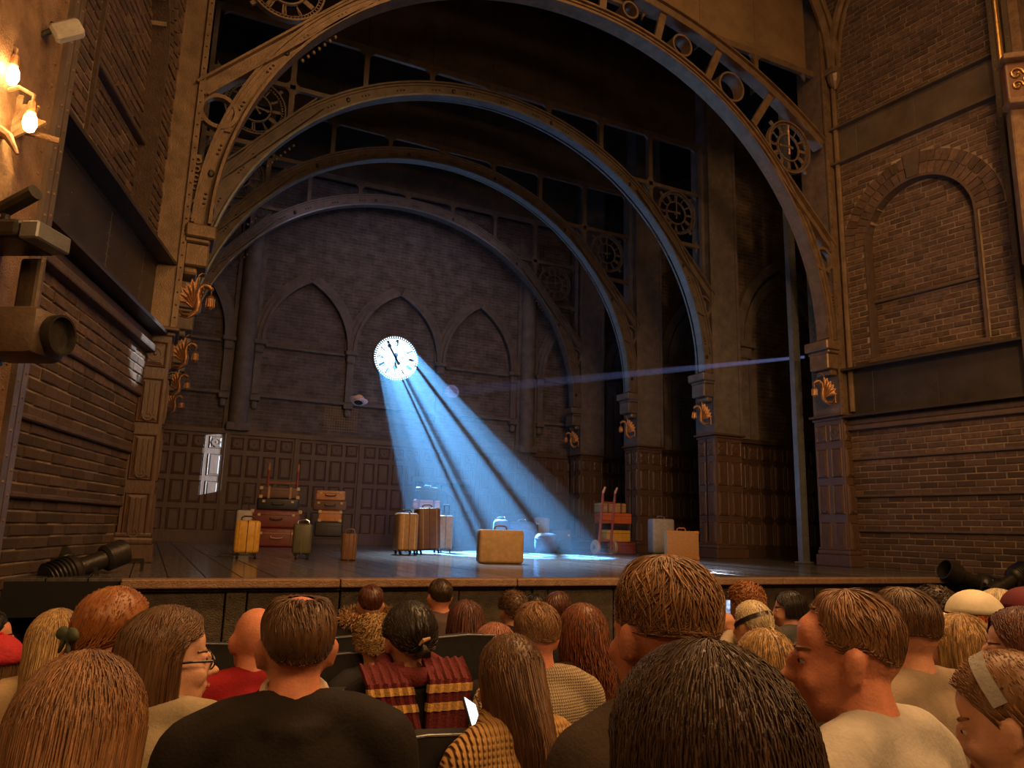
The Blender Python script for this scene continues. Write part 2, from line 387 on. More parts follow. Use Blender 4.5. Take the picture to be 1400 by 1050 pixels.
    for z0, z1, pm in ((2.7, 3.58, 'platedark'), (7.75, 8.5, 'plate')):
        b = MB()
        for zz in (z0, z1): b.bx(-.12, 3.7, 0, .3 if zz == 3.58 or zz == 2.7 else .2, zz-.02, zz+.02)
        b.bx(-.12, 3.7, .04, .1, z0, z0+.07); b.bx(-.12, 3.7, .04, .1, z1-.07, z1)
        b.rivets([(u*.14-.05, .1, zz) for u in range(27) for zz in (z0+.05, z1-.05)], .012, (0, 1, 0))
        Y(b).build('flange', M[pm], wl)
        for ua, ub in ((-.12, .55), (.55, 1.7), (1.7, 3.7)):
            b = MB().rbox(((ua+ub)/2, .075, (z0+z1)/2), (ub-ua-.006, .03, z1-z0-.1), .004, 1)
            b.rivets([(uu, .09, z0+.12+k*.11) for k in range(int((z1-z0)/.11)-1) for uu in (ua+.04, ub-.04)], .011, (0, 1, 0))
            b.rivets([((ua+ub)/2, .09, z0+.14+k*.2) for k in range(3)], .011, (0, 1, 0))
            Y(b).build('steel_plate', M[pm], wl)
    # riveted girder between this bay and the boxes
    sh = .85 if left else .38; og = (o[0]+d[0]*sh, o[1]+d[1]*sh, 0)
    g = empty('riveted_girder', og, rz, 'rusty riveted girder column against the %s brick wall, by the %s' % ((side, 'wall lamp bulbs') if left else (side, 'gilded box front')), 'girder')
    b = MB(); b.bx(2.74, 2.82, 0, .34, -1.3, 13); b.bx(2.82, 3.0, .1, .2, -1.3, 13); b.bx(2.98, 3.06, 0, .4, -1.3, 13)
    Y(b).build('flange', M['iron2'] if left else M['plate'], g)
    Y(MB().bx(3.06, 4.5 if left else 3.2, 0, .36, -1.3, 13)).build('web', M['rust'], g)
    if not left: Y(MB().bx(3.2, 4.5, 0, .2, -1.3, 13)).build('backing', M['plate'], g)
    b = MB(); zz = [-.4+.17*k for k in range(66)]
    b.rivets([(2.78, .34, q) for q in zz], .014, (0, 1, 0)); b.rivets([(3.02, .4, q+.08) for q in zz], .014, (0, 1, 0))
    b.rivets([(2.74, .17, q+.05) for q in zz], .013, (-1, 0, 0)); b.rivets([(3.13, .36, q) for q in zz], .016, (0, 1, 0))
    tag(Y(b).build('rivets', M['rust'], g), kind='stuff')
    return wl
wall_l = side_wall('left'); wall_r = side_wall('right')
# ------------------------------------------------------------------ portals
def fillet(b, x, z, sx, sz, r, y0, y1):
    p = [(x, z), (x+sx*r, z)]+[(x+sx*(r-r*math.cos(t)), z+sz*(r-r*math.sin(t))) for t in [PI/2*i/5 for i in range(5, -1, -1)]][1:]
    p = [(x, z), (x+sx*r, z)]
    for i in range(1, 6):
        t = PI/2*i/5; p.append((x+sx*(r-r*math.sin(t)), z+sz*(r-r*math.cos(t))))
    b.prism(p, y0, y1)
KX = 1.05
def zarch(dx, R): return ZS+math.sqrt(max(0, R*R-(dx/KX)**2))
def stretch(b): return b.map(lambda v: Vector((XC+(v.x-XC)*KX, v.y, v.z)))
def portal(i, label):
    global KX
    KX = 1.075 if i == 0 else 1.05
    y = PY[i]; T = empty('iron_arch', (0, y, 0), label=label, cat='arch', group='iron arch portals framing the stage')
    mi = M['iron'] if i < 1 else M['iron2']
    ro, ri = (5.22, 5.0) if i == 0 else (RO, RI)
    b = MB(); b.arc(XC, ZS, ri+.03, ro-.03, .04, .1, 0, 180, 72)
    b.arc(XC, ZS, ro-.035, ro, -.03, .18, 0, 180, 72); b.arc(XC, ZS, ro-.075, ro-.035, .015, .05, 0, 180, 72)
    stretch(b).build('arch_web', mi, T)
    b = MB(); b.arc(XC, ZS, ri, ri+.035, -.06, .22 if i == 0 else .14, 0, 180, 72)
    if i: b.arc(XC, ZS, ri+.06, ri+.085, .26, .31, 0, 180, 72)
    stretch(b).build('arch_soffit', M['steelgrey'] if i else mi, T)
    b = MB(); c = 0
    for k in range(4, 177, 4):
        t = math.radians(k); rr = (ri+ro)/2
        if k % 8 == 0: b.rivets([(XC+rr*math.cos(t+e), .04, ZS+rr*math.sin(t+e)) for e in (-.013, 0, .013)], .02, h=.8)
        elif k % 12 == 4: b.ball((XC+rr*math.cos(t), .03, ZS+rr*math.sin(t)), (.04, .03, .055), 6, 4)
    tag(stretch(b).build('bolts', M['platedark'], T), kind='stuff')
    b = MB()
    for k in range(2, 179): t = math.radians(k); b.rivets([(XC+(ri+.0)*math.cos(t), .0+e, ZS+(ri+.0)*math.sin(t)) for e in (.0, .16 if i == 0 else .09)], .012, (-math.cos(t), 0, -math.sin(t)))
    tag(stretch(b).build('soffit_rivets', mi, T), kind='stuff')
    for s in (-1, 1):
        X = lambda dx: XC+s*dx
        # straight brace, tangent to the arch
        tp = Vector((X(3.62), 0, ZS+math.sqrt((ro-.06)**2-(3.62/KX)**2))); bt = Vector((X(5.66), 0, 5.98))
        b = MB(); n_ = Vector((s*.7, 0, .7))
        b.bar(bt+Vector((0, .06, 0)), tp+Vector((0, .06, 0)), .2, .06)
        b.bar(bt+n_*.1+Vector((0, .04, 0)), tp+n_*.1+Vector((0, .04, 0)), .03, .2); b.bar(bt-n_*.1+Vector((0, .04, 0)), tp-n_*.1+Vector((0, .04, 0)), .03, .2)
        b.build('brace', mi, T)
        b = MB(); rc = (X(5.43), 5.74); b.arc(rc[0], rc[1], .19, .245, .0, .1, 0, 360, 28)
        for ang in (40, 150, 215, 300):
            t = math.radians(ang); b.box((rc[0]+.25*math.cos(t), .05, rc[1]+.25*math.sin(t)), (.08, .08, .08))
        b.build('ring', mi, T, smooth=True)
        b = MB()
        b.bx(min(X(5.57), X(5.65)), max(X(5.57), X(5.65)), .05, .06, 4.5, 5.1)
        for k in range(4): b.arc(X(5.61), 5.0-k*.12, .025, .045, .0, .08, 0, 360, 12)
        for k in range(7): b.ball((X(4.02+.07*k), .05, 7.33-.085*k), .028, 6, 4)
        tag(b.build('pierced_fillet', mi, T), kind='stuff')
        # corbel capital carrying the foot of the arch
        b = MB(); x0, x1 = sorted((X(5.3), X(5.66)))
        b.rbox(((x0+x1)/2, .2, 4.04), (x1-x0, .56, .18), .02, 1); b.rbox(((x0+x1)/2+s*.03, .2, 3.92), (x1-x0-.06, .5, .07), .02, 1)
        b.rbox((X(5.5), .2, 3.74), (.28, .44, .3), .02, 1); b.rbox((X(5.56), .2, 3.54), (.18, .36, .12), .04, 2)
        b.build('capital', mi, T)
        # riveted column above the panelled pier
        b = MB(); wd = .34 if i == 0 else .78
        x0, x1 = sorted((X(5.66), X(5.66+wd))); b.bx(x0, x1, 0, .65, 2.78, 12)
        for q in (5.63, 5.66+wd-.05): xa, xb = sorted((X(q), X(q+.07))); b.bx(xa, xb, -.035, .0, 2.78, 12)
        if i: xa, xb = sorted((X(5.5), X(5.58))); b.bx(xa, xb, .1, .2, 4.75, 9.8)
        b.build('column', M['iron'] if i == 0 else M['backstone'], T)
        b = MB(); b.rivets([(X(5.665), -.036, 2.9+.16*k) for k in range(48)], .013)
        if i == 0: b.rivets([(X(5.66), .1+e, 2.9+.16*k) for k in range(48) for e in (0, .45)], .013, (-s, 0, 0))
        tag(b.build('rivets', M['platedark'] if i == 0 else mi, T), kind='stuff')
    hz = 9.78
    if i == 0:
        # outer band of the proscenium with bars and rings
        R2, zc = 9.4, .62; A = 90-math.degrees(math.asin(5.6/R2))
        b = MB(); b.arc(XC, zc, R2-.12, R2-.09, -.03, .2, A, 180-A, 60); b.arc(XC, zc, R2-.09, R2+.09, .03, .08, A, 180-A, 60); b.arc(XC, zc, R2+.09, R2+.12, -.03, .16, A, 180-A, 60)
        b.build('outer_band', mi, T)
        for s in (-1, 1):
            for dx, tlt in ((.45, 4), (1.6, 14), (2.72, 24), (3.75, 33)):
                t = math.radians(tlt); a0 = Vector((XC+s*dx, .05, zarch(dx, ro))); d = Vector((s*math.sin(t), 0, math.cos(t)))
                L = .05
                while math.hypot(a0.x+d.x*L-XC, a0.z+d.z*L-zc) < R2-.1 and L < 3: L += .02
                MB().bar(a0, a0+d*L, .14, .06).build('cross_bar', mi, T)
            for dx, z_, r_ in ((1.0, 9.53, .17), (2.13, 9.21, .22), (3.26, 8.72, .3)):
                MB().arc(XC+s*dx, z_, r_-.035, r_, -.02, .24, 0, 360, 32).build('ring', mi, T, smooth=True)
    xs = [XC+1.37*k for k in range(-4, 5)]
    for k in range(8):
        b = MB(); xa, xb = max(xs[k], XC-5.66), min(xs[k+1], XC+5.66)
        b.bx(xa+.004, xb-.004, .22, .26, hz+.12, 12)
        b.rivets([(xa+.05, .22, hz+.2+.2*q) for q in range(9)], .012); b.build('header_panel', M['header'] if i == 0 else M['plate'], T)
    b = MB(); b.bx(XC-5.66, XC+5.66, .2, .28, hz, hz+.13)
    for k in range(8):
        for sx, x_ in ((1, xs[k]), (-1, xs[k+1])): fillet(b, x_+sx*.05, hz, sx, -1, .14, .21, .27)
    b.build('header_rail', mi, T)
    for k in range(1, 8):
        dx = xs[k]-XC; zb = zarch(dx, ro) if i else .62+math.sqrt(9.4**2-dx*dx)
        if zb > hz-.1: continue
        b = MB(); b.bx(xs[k]-.05, xs[k]+.05, .2, .28, zb-.05, hz); b.bx(xs[k]-.01, xs[k]+.01, .28, .4, zb-.05, hz); b.build('post', mi, T)
    for s in (-1, 1):
        for zr, dx0 in ((8.58, 3.12), (7.26, 4.3)) if i else ():
            b = MB(); xa, xb = sorted((XC+s*dx0, XC+s*5.6)); b.bx(xa, xb, .2, .28, zr-.045, zr+.045)
            for dx in ((4.11, 5.5) if zr > 8 else (5.5,)):
                for q in (-1, 1):
                    for e in (-1, 1): fillet(b, XC+s*(dx+q*.05), zr+e*.045, q*s, e, .13, .21, .27)
            b.build('rail', mi, T)
    return T
portal(0, 'front iron proscenium arch, orange lit, with a pierced outer band of rings')
portal(1, 'second iron arch in from the auditorium, with bolted web and openwork spandrels')
portal(2, 'third iron arch from the front, bluish soffit, openwork spandrels')
portal(3, 'dimmest and rearmost iron arch, just in front of the back wall')
# ------------------------------------------------------------------ panelled piers
pan = {}
def panel_mesh(wd, h, kind, mt, mtname):
    k = (round(wd, 3), round(h, 3), kind, mtname)
    if k in pan: return pan[k]
    b = MB(); x, z, q = wd/2, h/2, min(.035, wd*.2)
    f = lambda e, y: [(-x+e, y, -z+e), (x-e, y, -z+e), (x-e, y, z-e), (-x+e, y, z-e)]
    V = f(0, 0)+f(.012, -.02)+f(.028, -.006)+f(.028+q, -.02); F = [(j*4+i, j*4+(i+1) % 4, j*4+4+(i+1) % 4, j*4+4+i) for j in range(3) for i in range(4)]+[(12, 13, 14, 15)]
    b.add(V, F)
    if kind == 'linen':
        for e in (-.25, .0, .25): b.box((e*wd*.9, -.02, .02), (wd*.07, .022, h*.72))
        b.arc(0, -z+.08, wd*.14, wd*.22, -.03, -.01, 0, 360, 10)
    if kind == 'tile':
        b.arc(0, 0, min(x, z)*.5, min(x, z)*.68, -.032, -.008, 0, 360, 14); r = min(x, z)*.75
        for t in range(4):
            a0, a1 = PI/2*t, PI/2*(t+1); b.bar((r*math.cos(a0), -.02, r*math.sin(a0)), (r*math.cos(a1), -.02, r*math.sin(a1)), .018, .02)
        b.ball((0, -.02, 0), (r*.25, .015, r*.25), 8, 4)
    pan[k] = b.mesh('panel', mt); return pan[k]
def put_panel(par, wd, h, kind, mt, loc, rz=0.0, name=None):
    o = inst(panel_mesh(wd, h, kind, M[mt], mt), par, loc, (0, 0, rz)); o.name = name or ('carved_tile' if kind == 'tile' else 'panel'); return o
ROWS = ((.52, .6, 'linen'), (1.2, .6, 'linen'), (1.87, .6, 'linen'), (2.43, .36, 'tile'))
def pier(i, s, label):
    y = PY[i]; wd = .34 if i == 0 else .78; dp = .65 if i == 0 else .6
    T = empty('panelled_pier', (XC+s*(5.66+wd/2), y+dp/2, 0), label=label, cat='pier', group='oak panelled piers under the arches')
    b = MB(); b.rbox((0, 0, 1.39), (wd, dp, 2.76), .006, 1); b.build('core', M['wood'], T)
    b = MB(); b.rbox((0, 0, .1), (wd+.12, dp+.12, .2), .012, 1); b.rbox((0, 0, .24), (wd+.08, dp+.08, .09), .03, 2); b.rbox((0, 0, .31), (wd+.04, dp+.04, .05), .015, 2)
    b.build('plinth', M['wood'], T)
    b = MB(); b.rbox((0, 0, 2.69), (wd+.05, dp+.05, .05), .015, 2); b.rbox((0, 0, 2.75), (wd+.14, dp+.14, .05), .012, 1)
    b.build('cornice', M['wood'], T)
    nf = 1 if i == 0 else 2; nj = 2
    for z, h, k in ROWS:
        for q in range(nf):
            pw = wd/nf; put_panel(T, pw-.08, h-(.06 if k == 'linen' else .04), k, 'wood', (-wd/2+pw*(q+.5), -dp/2, z))
        for q in range(nj):
            pw = dp/nj; put_panel(T, pw-.08, h-(.06 if k == 'linen' else .04), k, 'wood', (-s*wd/2, -dp/2+pw*(q+.5), z), -s*PI/2)
    if i: MB().bx(-s*wd/2-.012, -s*wd/2+.012, -.012, .012, .36, 2.66).build('joint_strip', M['black'], T)
    return T
for i, nm in enumerate(('front arch, in front of the others', 'second arch', 'third arch', 'rearmost arch')):
    pier(i, -1, 'carved oak pier at the left foot of the %s' % nm); pier(i, 1, 'carved oak pier at the right foot of the %s' % nm)
# ------------------------------------------------------------------ wings to the right and left of the inner portals
def wing(i, s):
    y = PY[i]+.45; x0 = XC+s*6.52; x1 = XC+s*9.9
    W = MB().bx(min(x0, x1), max(x0, x1), y, y+.15, 0, 11).build('wall_wing_%s_%d' % ('right' if s > 0 else 'left', i+1), M['wingbrick'], kind='structure')
    b = MB()
    for a_, b_, yy, zz in ((x0+s*.35, x0+s*3.2, -.16, 7.25), (x0+s*.68, x0+s*2.87, -.08, 6.85)):
        l, r_ = pointed(min(a_, b_), max(a_, b_), 5.1, zz)
        band(b, l, .24, y+yy, y); band(b, r_, .24, y+yy, y)
        for q in (a_, b_): b.bx(q-.12, q+.12, y+yy, y, 2.75, 5.1)
    for q in (x0+s*.4, x0+s*3.15): b.rbox((q, y-.1, 5.05), (.5, .34, .16), .03, 2); b.rbox((q, y-.08, 4.85), (.36, .26, .3), .05, 2)
    b.build('gothic_rib', M['backstone'], W)
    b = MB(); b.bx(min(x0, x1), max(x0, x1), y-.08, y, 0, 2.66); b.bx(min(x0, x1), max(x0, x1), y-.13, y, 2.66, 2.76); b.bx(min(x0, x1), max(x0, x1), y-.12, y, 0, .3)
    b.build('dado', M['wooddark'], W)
    for k in range(8):
        for z, h, kd in ROWS: put_panel(W, .29, h-.05, kd if kd == 'tile' else 'plain', 'wood', (x0+s*(.2+.4*k), y-.08, z))
        for z in (1.87, 1.2, .52): inst(panel_mesh(.035, .62, 'stile', M['wood'], 'wood'), W, (x0+s*(.4*k), y-.082, z)).name = 'stile'
for i in (1, 2, 3): wing(i, 1)
wing(2, -1)
post = empty('steel_post', (11.55, 10.95, 0), label='grey riveted steel post just behind the right front pier', cat='post')
MB().bx(-.09, .09, -.06, .06, 0, 9.6).build('shaft', M['steelgrey'], post)
b = MB().rivets([(e, -.06, .2+.16*k) for k in range(58) for e in (-.06, .06)], .012); tag(b.build('rivets', M['plate'], post), kind='stuff')
MB().rbox((0, 0, .02), (.3, .22, .04), .01, 1).build('foot_plate', M['steelgrey'], post)
# ------------------------------------------------------------------ back wall
b = MB(); y0, y1 = 20.0, 20.08; cx, cz, rr, hq = CLK.x, CLK.z, .63, .9
for a_, b_, z0, z1 in ((-4, cx-hq, 0, 11.5), (cx+hq, 16, 0, 11.5), (cx-hq, cx+hq, 0, cz-hq), (cx-hq, cx+hq, cz+hq, 11.5)): b.bx(a_, b_, y0, y1, z0, z1)
n = 48; V = []; F = []
for i in range(n):
    t = 2*PI*i/n; c, q = math.cos(t), math.sin(t); k = hq/max(abs(c), abs(q))
    for yy in (y0, y1): V += [(cx+rr*c, yy, cz+rr*q), (cx+k*c, yy, cz+k*q)]
for i in range(n):
    j = (i+1) % n; F += [(i*4, j*4, j*4+1, i*4+1), (i*4+2, i*4+3, j*4+3, j*4+2), (i*4, i*4+2, j*4+2, j*4)]
b.add(V, F); back = b.build('wall_back', M['backbrick'], kind='structure')
def gothic_bay(x0, x1, ap, extra=False):
    b = MB(); l, r_ = pointed(x0+.12, x1-.12, 5.15, ap)
    for wd, yy in ((.3, -.06-.004*(x0 == 4.5)), (.2, -.12-.004*(x0 == 4.5)), (.09, -.18-.004*(x0 == 4.5))): band(b, l, wd, 20+yy, 20.0); band(b, r_, wd, 20+yy, 20.0)
    for q in (x0, x1) if x0 not in (4.5, 7.1) else (x1,): b.rbox((q, 19.9, 5.1), (.34, .26, .12), .03, 2); b.rbox((q, 19.92, 4.94), (.24, .2, .24), .05, 2); b.bx(q-.09, q+.09, 19.88, 20, 3.75, 4.9); b.rbox((q, 19.9, 3.62), (.26, .24, .14), .03, 2); b.rbox((q, 19.92, 3.45), (.16, .18, .22), .06, 2)
    b.build('gothic_arch', M['backstone'], back)
    b = MB(); b.rbox(((x0+x1)/2, 19.96, 5.05), (x1-x0-.3, .1, .08), .02, 1)
    if extra: b.build('string_course', M['backstone'], back)
for x0, x1, ap_, ex in ((-.6, 1.35, 6.9, True), (2.1, 4.5, 6.92, True), (4.5, 7.1, 6.95, False), (7.1, 9.45, 6.98, True), (10.35, 12.6, 6.95, True)): gothic_bay(x0, x1, ap_, ex)
for x_ in (1.75, 9.92):
    b = MB(); b.lathe([(.24, 2.75), (.24, 8.4)], 14, (x_, 19.92, 0)); b.rbox((x_, 19.9, 2.85), (.56, .4, .2), .03, 2); b.bx(x_-.34, x_+.34, 19.93, 20, 2.75, 9.5)
    b.build('pilaster', M['backstone'], back, smooth=True)
b = MB(); b.rbox((5, 19.96, 3.71), (18, .12, .09), .02, 1); b.build('string_course', M['backstone'], back)
gr = MB()
for k in range(14): gr.bar((3.95+.065*k, 19.97, 2.98), (3.95+.065*k, 19.97, 3.6), .012, .02)
for k in range(10): gr.bar((3.9, 19.97, 2.98+.069*k), (4.82, 19.97, 2.98+.069*k), .02, .012)
gr.build('vent_grille', M['iron2'], back)
b = MB(); b.bx(-4, 16, 19.9, 20, 0, 2.66); b.bx(-4, 16, 19.84, 20, 2.66, 2.78); b.bx(-4, 16, 19.85, 20, 0, .28); b.build('dado', M['woodback'], back)
x = -1.6; k = 0
while x < 12.6:
    for z, h, kd in ROWS: put_panel(back, .31, h-.05, kd if kd == 'tile' else 'plain', 'woodback', (x, 19.9, z))
    if k % 4 == 3: MB().bx(x+.2, x+.3, 19.86, 19.9, .28, 2.66).build('stile', M['woodback'], back); x += .1
    x += .4; k += 1
l, r_ = pointed(6.75, 7.75, .95, 1.5); b = MB(); band(b, l, .16, 19.78, 19.9); band(b, r_, .16, 19.78, 19.9)
for q in (6.7, 7.8): b.bx(q-.09, q+.09, 19.76, 19.9, 0, .98)
b.bx(6.4, 8.1, 19.74, 19.9, 1.72, 1.86); b.build('fireplace_surround', M['backstone'], back)
# masking around the stage
MB().bx(-4, 16, 9.9, 26, 12, 12.2).build('ceiling', M['black'], kind='structure')
MB().bx(15.8, 16, 10.4, 26, 0, 12).build('wall_stage_right', M['black'], kind='structure')
MB().bx(-4.2, -4, 10.4, 26, 0, 12).build('wall_stage_left', M['black'], kind='structure')
MB().bx(-4, 16, 25.8, 26, 0, 12).build('wall_rear', M['black'], kind='structure')
# vault ribs rising from the top of the right column
b = MB()
for d_ in ((-1, .02), (.13, -.99)):
    pth = [(0, 0, 9.75)]+[(d_[0]*(1.5-1.5*math.cos(t)), d_[1]*(1.5-1.5*math.cos(t)), 9.75+2.4*math.sin(t)) for t in [PI/2*k/9 for k in range(1, 10)]]
    b.tube([(11.5+x, 9.6+y, z) for x, y, z in pth], .09, 8); b.tube([(11.5+x+.1, 9.6+y-.1, z) for x, y, z in pth], .05, 8)
b.rbox((11.52, 9.58, 9.72), (.36, .34, .14), .03, 2); b.lathe([(.03, 9.35), (.12, 9.5), (.15, 9.66)], 12, (11.52, 9.55, 0)); b.lathe([(.05, 2.8), (.05, 9.4)], 8, (11.52, 9.6, 0))
vr = b.build('trim_1', M['iron'], kind='structure')
MB().bx(-1, 13, 9.62, 9.7, 11.6, 13).build('wall_proscenium', M['plate'], kind='structure')
# ================================================================== CLOCKS
STROKE = {'I': [((0, 0), (0, 1))], 'V': [((-.28, 1), (0, 0)), ((.28, 1), (0, 0))], 'X': [((-.28, 0), (.28, 1)), ((.28, 0), (-.28, 1))]}
ROMAN = ('I', 'II', 'III', 'IIII', 'V', 'VI', 'VII', 'VIII', 'IX', 'X', 'XI', 'XII')
def numeral(R, i):
    t = PI/2-2*PI*(i+1)/12; b = MB(); g = ROMAN[i]; wds = [.3 if c == 'I' else .68 for c in g]; x = -sum(wds)/2; h = R*.27; r0 = R*.55
    out = Vector((math.cos(t), 0, math.sin(t))); rt = Vector((math.sin(t), 0, -math.cos(t)))
    for c, wd in zip(g, wds):
        xc = x+wd/2; x += wd
        for p, q in STROKE[c]:
            P = [out*(r0+a[1]*h)+rt*((xc+a[0])*h*.42) for a in (p, q)]; thin = c != 'I' and (p[0]-q[0]) > 0
            b.bar(P[0], P[1], R*(.018 if thin else .034), .02)
        for zz in (0, 1): b.bar(out*(r0+zz*h)+rt*((xc-wd*.45)*h*.42), out*(r0+zz*h)+rt*((xc+wd*.45)*h*.42), R*.016, .02)
    return b
def hand(R, ang, L, wd):
    t = math.radians(ang); o = Vector((math.cos(t), 0, math.sin(t))); b = MB(); y = Vector((0, -.03, 0))
    b.bar(o*(-.28*L)+y, o*L*.72+y, wd, .015); b.ball(o*(-.28*L)+y, (wd, .01, wd), 8, 5); b.ball(o*L*.72+y, (wd*1.1, .01, wd*1.1), 8, 5); b.bar(o*L*.72+y, o*L+y, wd*.5, .015); return b
def clock(loc, R, m_, label, a_min, a_hr, hmat):
    T = empty('station_clock', loc, label=label, cat='clock', group='skeleton station clocks')
    MB().arc(0, 0, R*.95, R, -.05, .05, 0, 360, 48).build('rim', m_, T)
    b = MB(); b.arc(0, 0, R*.85, R*.87, -.02, .02, 0, 360, 48)
    for k in range(60):
        t = 2*PI*k/60; o = Vector((math.cos(t), 0, math.sin(t))); b.bar(o*R*.86, o*R*.96, R*.03, .03)
    b.build('minute_track', m_, T)
    MB().arc(0, 0, R*.48, R*.53, -.02, .02, 0, 360, 40).build('inner_ring', m_, T)
    for i in range(12): numeral(R, i).build('numeral', m_, T)
    hand(R, a_min, R*.86, R*.05).build('minute_hand', hmat, T); hand(R, a_hr, R*.55, R*.06).build('hour_hand', m_, T)
    MB().arc(0, 0, 0.001, R*.06, -.05, .03, 0, 360, 12).build('hub', m_, T)
    b = MB()
    for t in (45, 135, 225, 315):
        q = math.radians(t); o = Vector((math.cos(q), 0, math.sin(q))); b.bar(o*R*.98, o*R*1.16, R*.1, .04)
    b.build('bracket', m_, T)
M['pinkhand'] = mat('copper_hand', (.75, .4, .28), .45, .2)
for i, (nm, mm) in enumerate((('largest skeleton clock, under the front arch', 'iron'), ('skeleton clock in the second arch', 'iron2'), ('small dim skeleton clock in the third arch', 'iron2'), ('faint skeleton clock in the rearmost arch', 'iron2'))):
    for s in (-1, 1):
        if i == 3 and s < 0: continue
        clock((XC+s*4.74, PY[i]+.1, 7.92), .54, M[mm], '%s, %s spandrel' % (nm, 'right' if s > 0 else 'left'), 90 if s > 0 else 128, 182 if s > 0 else -8, M['pinkhand'] if i == 0 else M[mm])
# the great lit clock in the back wall
def dialmat():
    m, nt, b = nodes('opal_dial'); N = nt.nodes; L = nt.links
    tr = N.new('ShaderNodeBsdfTransparent'); em = N.new('ShaderNodeEmission'); ad = N.new('ShaderNodeAddShader')
    tr.inputs[0].default_value = (.8, .8, .8, 1); em.inputs[0].default_value = (.62, .84, 1.0, 1); em.inputs[1].default_value = 2.6
    L.new(tr.outputs[0], ad.inputs[0]); L.new(em.outputs[0], ad.inputs[1]); L.new(ad.outputs[0], N['Material Output'].inputs[0]); return m
T = empty('lit_clock', CLK, label='large glowing white clock set in the back wall, source of the blue beam', cat='clock')
Rm = .66; dk = mat('clock_lead', (.05, .06, .07), .5, .3)
MB().arc(0, 0, 0.001, Rm*.97, -.02, -.01, 0, 360, 48).build('dial_glass', dialmat(), T)
MB().arc(0, 0, Rm*.96, Rm*1.02, -.06, .03, 0, 360, 64).build('rim', M['backstone'], T)
b = MB()
for k in range(60):
    t = 2*PI*(k+.5)/60; o = Vector((math.cos(t), 0, math.sin(t))); y = Vector((0, -.035, 0)); b.bar(o*Rm*.88+y, o*Rm*.98+y, Rm*.05, .02)
b.arc(0, 0, Rm*.86, Rm*.885, -.045, -.025, 0, 360, 64); b.build('minute_track', dk, T)
MB().arc(0, 0, Rm*.55, Rm*.565, -.045, -.025, 0, 360, 48).build('inner_ring', dk, T)
for i in range(12): numeral(Rm, i).map(lambda v: v+Vector((0, -.035, 0))).build('numeral', dk, T)
hand(Rm, 122, Rm*.84, Rm*.085).build('minute_hand', dk, T); hand(Rm, -93, Rm*.54, Rm*.1).build('hour_hand', dk, T)
Q = SRC+(CAM-SRC)*((SRC.y-20)/(SRC.y-CAM.y))-CLK
for ang, wd in ((-22, .03), (-31, .03), (-47, .04), (-60, .025), (-76, .03)):
    # bars added behind the opal glass to cast dark streaks in the beam
    t = math.radians(ang); d = Vector((math.cos(t), 0, math.sin(t))); o = Vector((Q.x, 0, Q.z)); c = -o.dot(d); md = o+d*c; q = Rm*Rm-md.length_squared
    if q > 0: q = math.sqrt(q)*.97; MB().bar(md-d*q+Vector((0, .06, 0)), md+d*q+Vector((0, .06, 0)), wd, .03).build('glazing_bar', dk, T)
# ------------------------------------------------------------------ haze in the two beams
def hazemat(name, den, g=.3):
    m = bpy.data.materials.new(name); m.use_nodes = True; nt = m.node_tree; nt.nodes.remove(nt.nodes['Principled BSDF'])
    v = nt.nodes.new('ShaderNodeVolumeScatter'); v.inputs['Density'].default_value = den; v.inputs['Anisotropy'].default_value = g; v.inputs[0].default_value = (1, 1, 1, 1)
    nt.links.new(v.outputs[0], nt.nodes['Material Output'].inputs['Volume']); return m
n = 40; V = []
for k in range(n):
    t = 2*PI*k/n; p = Vector((CLK.x+Rm*1.0*math.cos(t), 19.93, CLK.z+Rm*1.0*math.sin(t))); V.append(p)
for k in range(n):
    p = V[k]; q = SRC+(p-SRC)*((.02-SRC.z)/(p.z-SRC.z)); V.append(q)
MB().add(V, [tuple(range(n)), tuple(range(2*n-1, n-1, -1))]+[(i, i+n, (i+1) % n+n, (i+1) % n) for i in range(n)]).build('lit_haze', hazemat('stage_haze', .0085), label='blue haze lit by the streaked beam falling from the clock to the stage', cat='haze', kind='stuff')
S2 = CAM+ray(1100, 488)*(11.0/ray(1100, 488).y); E2 = CAM+ray(620, 535)*(19.95/ray(620, 535).y)
sl = bpy.data.objects['side_lantern_right']; sl.location = S2+(S2-E2).normalized()*2.4; sl.rotation_euler = (E2-S2).to_track_quat('-Z', 'Y').to_euler()
MB().tube([S2, E2], [.035, .17], 14).build('lit_haze', hazemat('beam_haze', .12), label='thin violet beam in the haze, crossing the stage from the right', cat='haze', kind='stuff')
ln = empty('side_lantern', S2+(S2-E2).normalized()*2.45, label='black lantern behind the right front pier throwing the violet beam', cat='spotlight')
dd = (S2-E2).normalized(); rq = dd.to_track_quat('Z', 'Y').to_matrix()
MB().lathe([(.07, .02), (.08, .12), (.11, .15), (.11, .42), (.06, .48)], 14, (0, 0, 0), rq).build('barrel', M['blackgloss'], ln, smooth=True)
b = MB(); b.bar((0, -.13, -.05), (0, -.13, -.3), .03, .02); b.bar((0, .13, -.05), (0, .13, -.3), .03, .02); b.bar((0, -.13, -.3), (0, .13, -.3), .03, .02, (0, 0, 1)); b.bar((0, 0, -.3), (0, 0, -S2.z-.1), .05, .05); b.build('yoke_stand', M['blackgloss'], ln)
